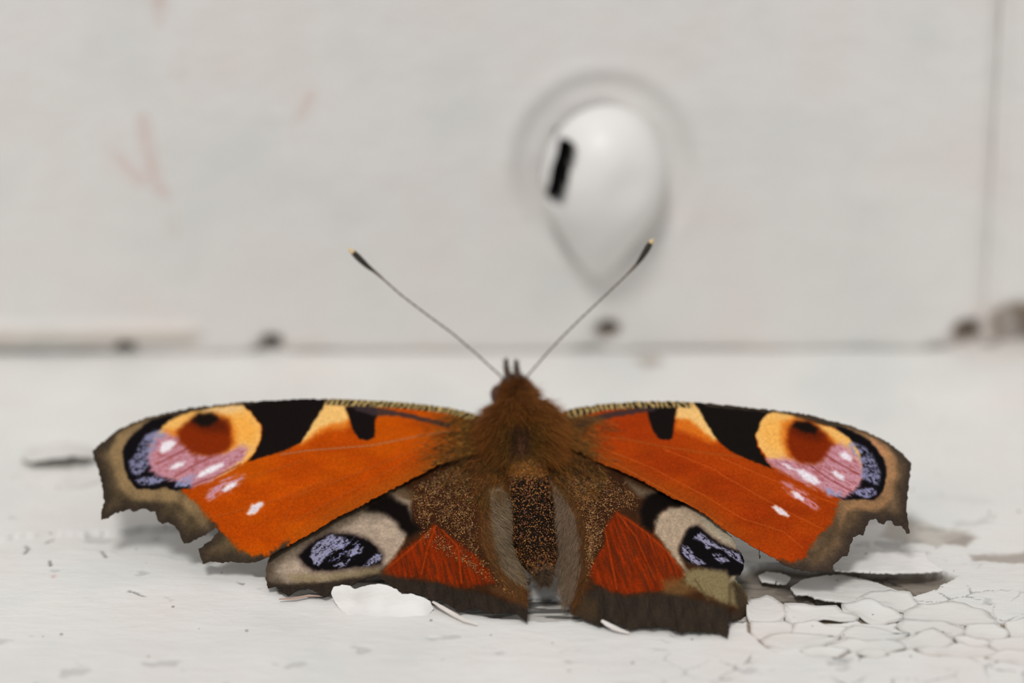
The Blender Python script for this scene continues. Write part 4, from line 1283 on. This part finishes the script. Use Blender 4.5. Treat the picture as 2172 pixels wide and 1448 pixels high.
def body_tone(px, py, r):
    """Colour of cuticle and fur by where on the body it grows."""
    n = len(px)
    c = np.tile(np.array([136.0, 84, 34]), (n, 1))
    c = c + r.normal(0, 1, (n, 1)) * np.array([16, 12, 8])

    def mix(m, rgb):
        nonlocal c
        m = np.clip(m, 0, 1)[:, None]
        c = c * (1 - m) + np.array(rgb, float) * m
    dx = np.abs(px - 1104)
    mix(sstep(50, 95, dx) * sstep(840, 880, py) * 0.8, (178, 104, 40))
    mix(sstep(60, 20, dx) * sstep(880, 910, py) * sstep(1030, 960, py) * 0.6, (116, 88, 42))
    mix(sstep(26, 10, dx) * sstep(890, 910, py) * sstep(990, 940, py) * 0.8, (78, 54, 44))
    mix(sstep(9, 3, np.abs(px - 1106)) * sstep(905, 925, py) * sstep(975, 955, py) * 0.7, (132, 88, 62))
    mix(sstep(840, 800, py) * 0.6, (124, 84, 58))
    mix(sstep(1000, 1025, py), (30, 22, 16))
    mix(sstep(1212, 1232, py) * 0.6, (84, 68, 54))
    return np.clip(c, 5, 240)


def build_body():
    na = 72
    ang = np.linspace(0, 2 * math.pi, na, endpoint=False)
    I, A = np.meshgrid(np.arange(len(tt)), ang, indexing='ij')
    P = body_pt(I.ravel(), A.ravel())
    px, py = to_px(P)
    col = body_tone(px, py, np.random.default_rng(3)) * 0.9
    idx = np.arange(len(tt) * na).reshape(len(tt), na)
    nxt = np.roll(idx, -1, axis=1)
    f = np.stack([idx[:-1], nxt[:-1], nxt[1:], idx[1:]], -1).reshape(-1, 4)
    F = [tuple(q) for q in f] + [tuple(idx[0][::-1]), tuple(idx[-1])]
    me = mesh_from('body', P, F, s2l(col), [M_BODY])
    link('body', me, ROOT, 'furry brown head and thorax with a dark gold-flecked abdomen')


build_body()


# --- hairs: tapered three-sided tubes joined into one part
def hair_mesh(name, root, d0, length, radius, color, droop, parent, label=None, seed=0, segs=3):
    r = np.random.default_rng(seed)
    n = len(root)
    d0 = d0 / np.linalg.norm(d0, axis=1)[:, None]
    bend = droop + r.normal(0, 0.16, (n, 3))
    ref = np.where(np.abs(d0[:, 2:3]) > 0.9, np.array([[1.0, 0, 0]]), np.array([[0, 0, 1.0]]))
    a = np.cross(d0, ref); a /= np.linalg.norm(a, axis=1)[:, None]
    b = np.cross(d0, a)
    rings = []
    for k in range(segs + 1):
        t = k / segs
        c = root + d0 * (length * t)[:, None] + bend * (length * t * t)[:, None] * 0.5
        rad = radius * (1 - 0.85 * t)
        ring = [c + (a * math.cos(q) + b * math.sin(q)) * rad[:, None] for q in (0, 2.094, 4.189)]
        rings.append(np.stack(ring, 1))
    V = np.stack(rings, 1).reshape(-1, 3)                   # n, segs+1, 3 corners
    base = (np.arange(n) * (segs + 1) * 3)[:, None]
    loc = []
    for k in range(segs):
        for q in range(3):
            loc.append((k * 3 + q, k * 3 + (q + 1) % 3, (k + 1) * 3 + (q + 1) % 3, (k + 1) * 3 + q))
    F = (base[:, :, None] + np.array(loc)[None]).reshape(-1, 4)
    col = np.repeat(s2l(color), (segs + 1) * 3, axis=0)
    me = mesh_from(name, V, F, col, [M_HAIR])
    return link(name, me, parent, label, None, 'stuff')


def body_fur():
    r = np.random.default_rng(11)
    n = 24000
    # thorax and head: rows of the spine from the waist forwards
    lo = int(len(tt) * 8.6 / (len(sp) - 1)); hi = int(len(tt) * 18.6 / (len(sp) - 1))
    i = r.integers(lo, hi, n)
    ang = r.uniform(-0.35, math.pi + 0.35, n)
    P = body_pt(i, ang, -0.005)
    N = body_nrm(i, ang)
    qx, qy = to_px(P)
    keep = (np.hypot((qx - 1054) / 15, (qy - 838) / 17) > 1) & (np.hypot((qx - 1134) / 9, (qy - 842) / 13) > 1)
    i, ang, P, N = i[keep], ang[keep], P[keep], N[keep]
    n = len(i)
    head = sstep(14.0, 16.0, tt[i])
    back = -TAN[i]
    dirs = N * 0.75 + back * (0.75 - 0.35 * head)[:, None] + r.normal(0, 0.25, (n, 3))
    px, py = to_px(P)
    shield = np.exp(-(((px - 1105) / 22) ** 2 + ((py - 935) / 42) ** 2))
    L = (0.19 - 0.13 * head) * r.uniform(0.5, 1.15, n) * (1 - 0.65 * shield)
    col = body_tone(px, py, r) * r.uniform(0.75, 1.3, n)[:, None]
    hair_mesh('body_fur', P, dirs, L, r.uniform(0.0011, 0.0020, n), np.clip(col, 0, 255), np.array([0, -0.1, -0.35]), ROOT, 'orange-brown fur of head and thorax', 12)
    # abdomen: short pale bristles, tuft at the end
    n = 2600
    i = r.integers(2, int(len(tt) * 8.8 / (len(sp) - 1)), n)
    tip = r.random(n) < 0.16
    i = np.where(tip, r.integers(2, 20, n), i)
    ang = r.uniform(-0.3, math.pi + 0.3, n)
    P = body_pt(i, ang, -0.003); N = body_nrm(i, ang)
    dirs = N * 0.35 - TAN[i] * 0.9 + r.normal(0, 0.2, (n, 3))
    L = np.where(i < 22, 0.065, 0.04) * r.uniform(0.5, 1.2, n)
    col = np.where((i < 22)[:, None], np.array([[98.0, 78, 60]]), np.array([[58.0, 42, 26]])) * r.uniform(0.7, 1.3, n)[:, None]
    hair_mesh('abdomen_bristles', P, dirs, L, r.uniform(0.0012, 0.0022, n), np.clip(col, 0, 255), np.array([0, 0, -0.2]), ROOT, None, 13)


body_fur()


def surf_frame(surf, px, py):
    P = at_depth(px, py, surf(px, py))
    e = 2.0
    U = at_depth(px + e, py, surf(px + e, py)) - P
    Vv = at_depth(px, py + e, surf(px, py + e)) - P
    N = np.cross(Vv, U)
    N /= np.linalg.norm(N, axis=1)[:, None]
    return P, U / e, Vv / e, N


def sample_poly(poly, n, r, extra=None):
    a = np.array(poly)
    ox, oy = [], []
    while len(ox) < n:
        x = r.uniform(a[:, 0].min(), a[:, 0].max(), n * 3); y = r.uniform(a[:, 1].min(), a[:, 1].max(), n * 3)
        k = inside(x, y, a)
        if extra is not None:
            k &= extra(x, y, r)
        ox += list(x[k]); oy += list(y[k])
    return np.array(ox[:n]), np.array(oy[:n])


def wing_hair(name, surf, poly, n, pxdir, lift, length, cols, seed, rad=(0.0010, 0.0018), dens=None):
    r = np.random.default_rng(seed)
    x, y = sample_poly(poly, n, r, dens)
    P, U, Vv, N = surf_frame(surf, x, y)
    d = pxdir(x, y)
    T = U * d[0][:, None] + Vv * d[1][:, None]
    T /= np.linalg.norm(T, axis=1)[:, None]
    dirs = T + N * lift + r.normal(0, 0.22, (n, 3))
    c = np.array(cols, float)[r.integers(0, len(cols), n)] * r.uniform(0.75, 1.25, n)[:, None]
    hair_mesh(name, P, dirs, length * r.uniform(0.5, 1.2, n), r.uniform(rad[0], rad[1], n), np.clip(c, 0, 255), np.array([0, 0, -0.25]), ROOT, None, seed + 1)


one = lambda a, b: (lambda x, y: (np.full(x.shape, a, float), np.full(x.shape, b, float)))
GREY = [(142, 124, 98), (158, 140, 114), (122, 100, 74), (132, 104, 72)]
BROWN = [(124, 74, 30), (100, 64, 30), (136, 90, 44), (88, 68, 40)]
OLIVE = [(136, 104, 46), (104, 82, 40), (170, 118, 54), (70, 56, 32), (160, 94, 36)]
wing_hair('fold_hair', S_LH, c3([(1800, 230), (1810, 480), (1840, 700), (1920, 860), (2085, 960), (2075, 850), (2010, 720), (1965, 500), (1945, 300), (1900, 200)]), 4200,
          one(0.55, 0.8), 0.25, 0.075, GREY, 501, (0.0008, 0.0015))
wing_hair('fold_hair', S_LH, c3([(1650, 120), (1730, 350), (1740, 620), (1830, 850), (1950, 980), (2085, 1080), (2090, 960), (1900, 840), (1820, 600), (1800, 300), (1800, 150)]), 1300,
          one(0.5, 0.85), 0.25, 0.08, BROWN, 503, (0.0008, 0.0016))
wing_hair('fold_hair', S_RH, c7([(-10, 120), (60, 200), (160, 380), (190, 550), (190, 800), (150, 1000), (70, 1090), (20, 900), (20, 500), (0, 300)]), 4200,
          one(-0.25, 0.95), 0.25, 0.075, [(146, 122, 100), (128, 104, 82), (158, 136, 112)], 505, (0.0008, 0.0015))
wing_hair('fold_hair', S_RH, c7([(-30, 60), (120, 150), (215, 350), (245, 600), (240, 850), (190, 1080), (120, 1140), (170, 900), (195, 600), (150, 340), (30, 160)]), 1100,
          one(-0.15, 0.95), 0.25, 0.08, BROWN, 507, (0.0008, 0.0016))
wing_hair('wing_base_hair', S_LF, [(1045, 900), (1045, 960), (990, 968), (930, 985), (890, 960), (890, 900), (950, 880), (1010, 885)], 900,
          one(-0.9, 0.25), 0.22, 0.13, OLIVE, 509, dens=lambda x, y, r: r.random(x.shape) < ((x - 885) / 140) ** 1.5)
wing_hair('wing_base_hair', S_RF, [(1165, 900), (1200, 882), (1260, 880), (1320, 900), (1320, 960), (1290, 985), (1215, 952), (1160, 945)], 900,
          one(0.9, 0.3), 0.22, 0.13, OLIVE, 511, dens=lambda x, y, r: r.random(x.shape) < np.clip((1325 - x) / 140, 0, 1) ** 1.5)
wing_hair('wing_base_hair', S_LH, [(1085, 985), (1085, 1060), (1040, 1080), (990, 1060), (930, 1010), (960, 985), (1030, 965)], 900,
          one(-0.45, 0.85), 0.3, 0.14, OLIVE, 513)
wing_hair('wing_base_hair', S_RH, [(1165, 985), (1170, 1045), (1210, 1060), (1270, 1050), (1290, 1000), (1240, 965), (1190, 955)], 900,
          one(0.45, 0.85), 0.3, 0.14, OLIVE, 515)


# --- loose golden scales dusted over hind wings and abdomen
def scale_quads(name, P, A, B, N, size, color, parent, label=None, seed=0):
    r = np.random.default_rng(seed)
    n = len(P)
    th = r.uniform(0, math.pi, n)
    a = A * np.cos(th)[:, None] + B * np.sin(th)[:, None] + N * r.normal(0, 0.35, (n, 1))
    a /= np.linalg.norm(a, axis=1)[:, None]
    b = np.cross(N + r.normal(0, 0.25, (n, 3)), a); b /= np.linalg.norm(b, axis=1)[:, None]
    L = size * r.uniform(0.7, 1.3, n); Wd = L * r.uniform(0.6, 0.95, n)
    nn = np.cross(a, b) * (size * 0.25)
    q = []
    for s, t in ((-1, -0.6), (-1, 0.6), (1, 1), (1, -1)):
        q.append(P + a * (s * L / 2)[:, None] + b * (t * Wd / 2)[:, None])
    q.append(P + nn)
    V = np.stack(q, 1).reshape(-1, 3)
    loc = np.array([(0, 1, 4), (1, 2, 4), (2, 3, 4), (3, 0, 4)])
    F = ((np.arange(n) * 5)[:, None, None] + loc[None]).reshape(-1, 3)
    me = mesh_from(name, V, F, np.repeat(s2l(color), 5, axis=0), [M_GOLD], smooth=False)
    link(name, me, parent, label, None, 'stuff')


GOLD = np.array([(196, 146, 74), (160, 110, 52), (214, 178, 112), (168, 96, 40), (126, 82, 40)], float)


def dust(surf, poly, n, seed, dens):
    r = np.random.default_rng(seed)
    soft = lambda a, b, q: dens(a, b, q) & (q.random(a.shape) < sstep(-2, 22, sdist(a, b, poly)))
    x, y = sample_poly(poly, n, r, soft)
    P, U, Vv, N = surf_frame(surf, x, y)
    U /= np.linalg.norm(U, axis=1)[:, None]; Vv /= np.linalg.norm(Vv, axis=1)[:, None]
    c = GOLD[r.integers(0, len(GOLD), n)] * r.uniform(0.6, 1.05, n)[:, None] * np.array([[1.0, 0.93, 0.8]])
    scale_quads('gold_scales', P + N * r.uniform(0.006, 0.014, n)[:, None], U, Vv, N, 0.0068, np.clip(c, 0, 255), ROOT, None, seed)


dens1 = lambda x, y, r: (fbm(x / 12, y / 12, 601) + 0.5 * r.random(x.shape)) > 0.66
dust(S_LH, c3([(1400, 60), (1180, 210), (1200, 300), (1220, 450), (1300, 520), (1390, 490), (1480, 560), (1620, 660), (1720, 780), (1830, 930), (1980, 1060), (2060, 1040),
               (1860, 870), (1760, 700), (1720, 450), (1720, 250), (1640, 60), (1520, 20)]), 2700, 603, dens1)
dust(S_LH, c3([(1300, 450), (1250, 600), (1500, 750), (1760, 930), (1850, 900), (1600, 620)]), 500, 605, dens1)
dust(S_RH, c7([(0, 50), (150, 20), (430, 40), (600, 110), (680, 200), (660, 320), (540, 330), (490, 330), (420, 450), (400, 600), (300, 720), (260, 860), (230, 820), (240, 560), (200, 360), (90, 180)]),
     2300, 607, dens1)
dust(S_RH, c7([(230, 350), (300, 400), (330, 600), (310, 800), (250, 900), (230, 700)]), 380, 609, dens1)


def abdomen_dust():
    r = np.random.default_rng(21)
    n = 3400
    i = r.integers(int(len(tt) * 1.5 / (len(sp) - 1)), int(len(tt) * 8.6 / (len(sp) - 1)), n)
    ang = r.uniform(-0.1, math.pi + 0.1, n)
    N = body_nrm(i, ang)
    P = body_pt(i, ang, 0.004) + TAN[i] * r.uniform(-0.009, 0.009, n)[:, None]
    c = GOLD[r.integers(0, len(GOLD), n)] * r.uniform(0.7, 1.05, n)[:, None] * np.array([[1.0, 0.84, 0.58]])
    scale_quads('gold_scales', P, SIDE[i], TAN[i], N, 0.0080, c, ROOT, None, 22)


abdomen_dust()


# --- antennae, palps and eyes
def tube(P, R, n=10, caps=True):
    P = np.asarray(P, float)
    T = np.gradient(P, axis=0); T /= np.linalg.norm(T, axis=1)[:, None]
    A = np.cross(T, [0.3, 1.0, 0.2]); A /= np.linalg.norm(A, axis=1)[:, None]
    B = np.cross(T, A)
    V = []
    for i in range(len(P)):
        for k in range(n):
            q = 2 * math.pi * k / n
            V.append(P[i] + (A[i] * math.cos(q) + B[i] * math.sin(q)) * R[i])
    F = []
    for i in range(len(P) - 1):
        for k in range(n):
            F.append((i * n + k, i * n + (k + 1) % n, (i + 1) * n + (k + 1) % n, (i + 1) * n + k))
    F.append(tuple(range(n))[::-1]); F.append(tuple((len(P) - 1) * n + k for k in range(n)))
    return V, F


def resample(pts, m):
    pts = np.asarray(pts, float)
    d = np.concatenate([[0], np.cumsum(np.linalg.norm(np.diff(pts, axis=0), axis=1))])
    q = np.linspace(0, d[-1], m)
    out = np.stack([np.interp(q, d, pts[:, k]) for k in range(3)], 1)
    for _ in range(2):
        out[1:-1] = 0.25 * out[:-2] + 0.5 * out[1:-1] + 0.25 * out[2:]
    return out


def antenna(shaft, club, tip, s0, s1):
    allp = shaft + club + tip
    n = len(allp)
    L = [0]
    for a, b in zip(allp[:-1], allp[1:]):
        L.append(L[-1] + math.dist(a, b))
    dep = [s0 + (s1 - s0) * l / L[-1] for l in L]
    P3 = [at_depth(np.array(float(x)), np.array(float(y)), np.array(s)) for (x, y), s in zip(allp, dep)]
    k = len(shaft)
    m = 60
    ps = resample(P3[:k + 1], m)
    # jointed shaft: slight beading
    rs = 0.0062 + 0.0012 * np.sin(np.arange(m) * 2.2)
    rs[-6:] = np.linspace(0.0066, 0.0125, 6)
    V, F = tube(ps, rs)
    root = link('antenna', mesh_from('antenna', V, F, None, [M_ANT]), ROOT)
    pc = resample(P3[k:k + len(club)], 22)
    t = np.linspace(0, 1, 22)
    rc = 0.0118 + 0.0125 * np.sin(np.clip(t * 1.25, 0, 1) * math.pi / 2) - 0.004 * np.clip(t - 0.8, 0, 1) / 0.2
    V, F = tube(pc, rc, 12)
    c = link('club', mesh_from('club', V, F, None, [M_CLUB]), root)
    c.matrix_parent_inverse = Matrix.Identity(4)
    a, b = pc[-1], P3[-1]
    pt = np.array([a + (b - a) * q for q in np.linspace(-0.1, 1, 8)])
    rt = 0.0175 * np.sqrt(np.clip(1 - np.linspace(0, 0.97, 8) ** 2, 0, 1)) + 0.001
    V, F = tube(pt, rt, 12)
    c = link('club_tip', mesh_from('club_tip', V, F, None, [M_TIP]), root, 'cream antenna tip')
    c.matrix_parent_inverse = Matrix.Identity(4)


HS = float(depth_of(1090, 805, 0.98))
antenna([(1072, 808), (1060, 795), (1045, 782), (1010, 750), (960, 707), (900, 663), (850, 625), (803, 583)], [(792, 574), (780, 565), (765, 551), (749, 535)], [(740, 527)], HS, HS - 0.35)
antenna([(1110, 808), (1118, 798), (1135, 778), (1180, 727), (1230, 677), (1280, 630), (1320, 592), (1344, 568)], [(1351, 560), (1360, 548), (1370, 532), (1380, 515)], [(1386, 507)], HS, HS - 0.35)


def palp(pts, rs):
    P3 = np.array([at_depth(np.array(float(x)), np.array(float(y)), np.array(HS + 0.02)) for x, y in pts])
    P = resample(P3, 16)
    R = np.interp(np.linspace(0, 1, 16), np.linspace(0, 1, len(rs)), rs)
    V, F = tube(P, R, 12)
    link('palp', mesh_from('palp', V, F, None, [M_PALP]), ROOT)
    r = np.random.default_rng(int(pts[0][0]))
    n = 420
    i = r.integers(0, 15, n)
    d = r.normal(0, 1, (n, 3)); d /= np.linalg.norm(d, axis=1)[:, None]
    ax = P[-1] - P[0]; ax /= np.linalg.norm(ax)
    c = np.array([96.0, 80, 70]) * r.uniform(0.6, 1.35, n)[:, None]
    hair_mesh('palp_hair', P[i] + d * R[i][:, None] * 0.8, d * 0.5 + ax * 0.9, 0.04 * r.uniform(0.5, 1.2, n), np.full(n, 0.0016), c, np.zeros(3), ROOT, None, 5)


palp([(1080, 812), (1077, 795), (1074, 778), (1073, 765)], [0.028, 0.022, 0.019, 0.006])
palp([(1100, 812), (1098, 797), (1095, 780), (1096, 767)], [0.028, 0.022, 0.018, 0.006])


def eye(px, py, rx, ry, rz, ds):
    c = at_depth(np.array(float(px)), np.array(float(py)), np.array(HS + ds))
    V = []; F = []
    nu, nv = 24, 16
    for j in range(nv + 1):
        th = math.pi * j / nv
        for i in range(nu):
            ph = 2 * math.pi * i / nu
            V.append(c + np.array([rx * math.sin(th) * math.cos(ph), ry * math.sin(th) * math.sin(ph), rz * math.cos(th)]))
    for j in range(nv):
        for i in range(nu):
            F.append((j * nu + i, (j + 1) * nu + i, (j + 1) * nu + (i + 1) % nu, j * nu + (i + 1) % nu))
    link('compound_eye', mesh_from('compound_eye', V, F, None, [M_EYE]), ROOT)


eye(1056, 837, 0.058, 0.085, 0.075, -0.05)
eye(1130, 842, 0.052, 0.08, 0.075, 0.03)


def bristle():
    """A tiny dark bristle hanging from the rear edge of the redder forewing."""
    s0 = float(S_RF(np.array(1611.0), np.array(1164.0)))
    P = np.array([at_depth(np.array(x), np.array(y), np.array(s0)) for x, y in ((1610.0, 1162.0), (1611.0, 1168.0), (1610.0, 1174.0), (1612.0, 1180.0), (1611.0, 1185.0))])
    V, F = tube(P, [0.002, 0.004, 0.0025, 0.007, 0.003], 8)
    link('bristle', mesh_from('bristle', V, F, None, [M_CLUB]), ROOT)


bristle()
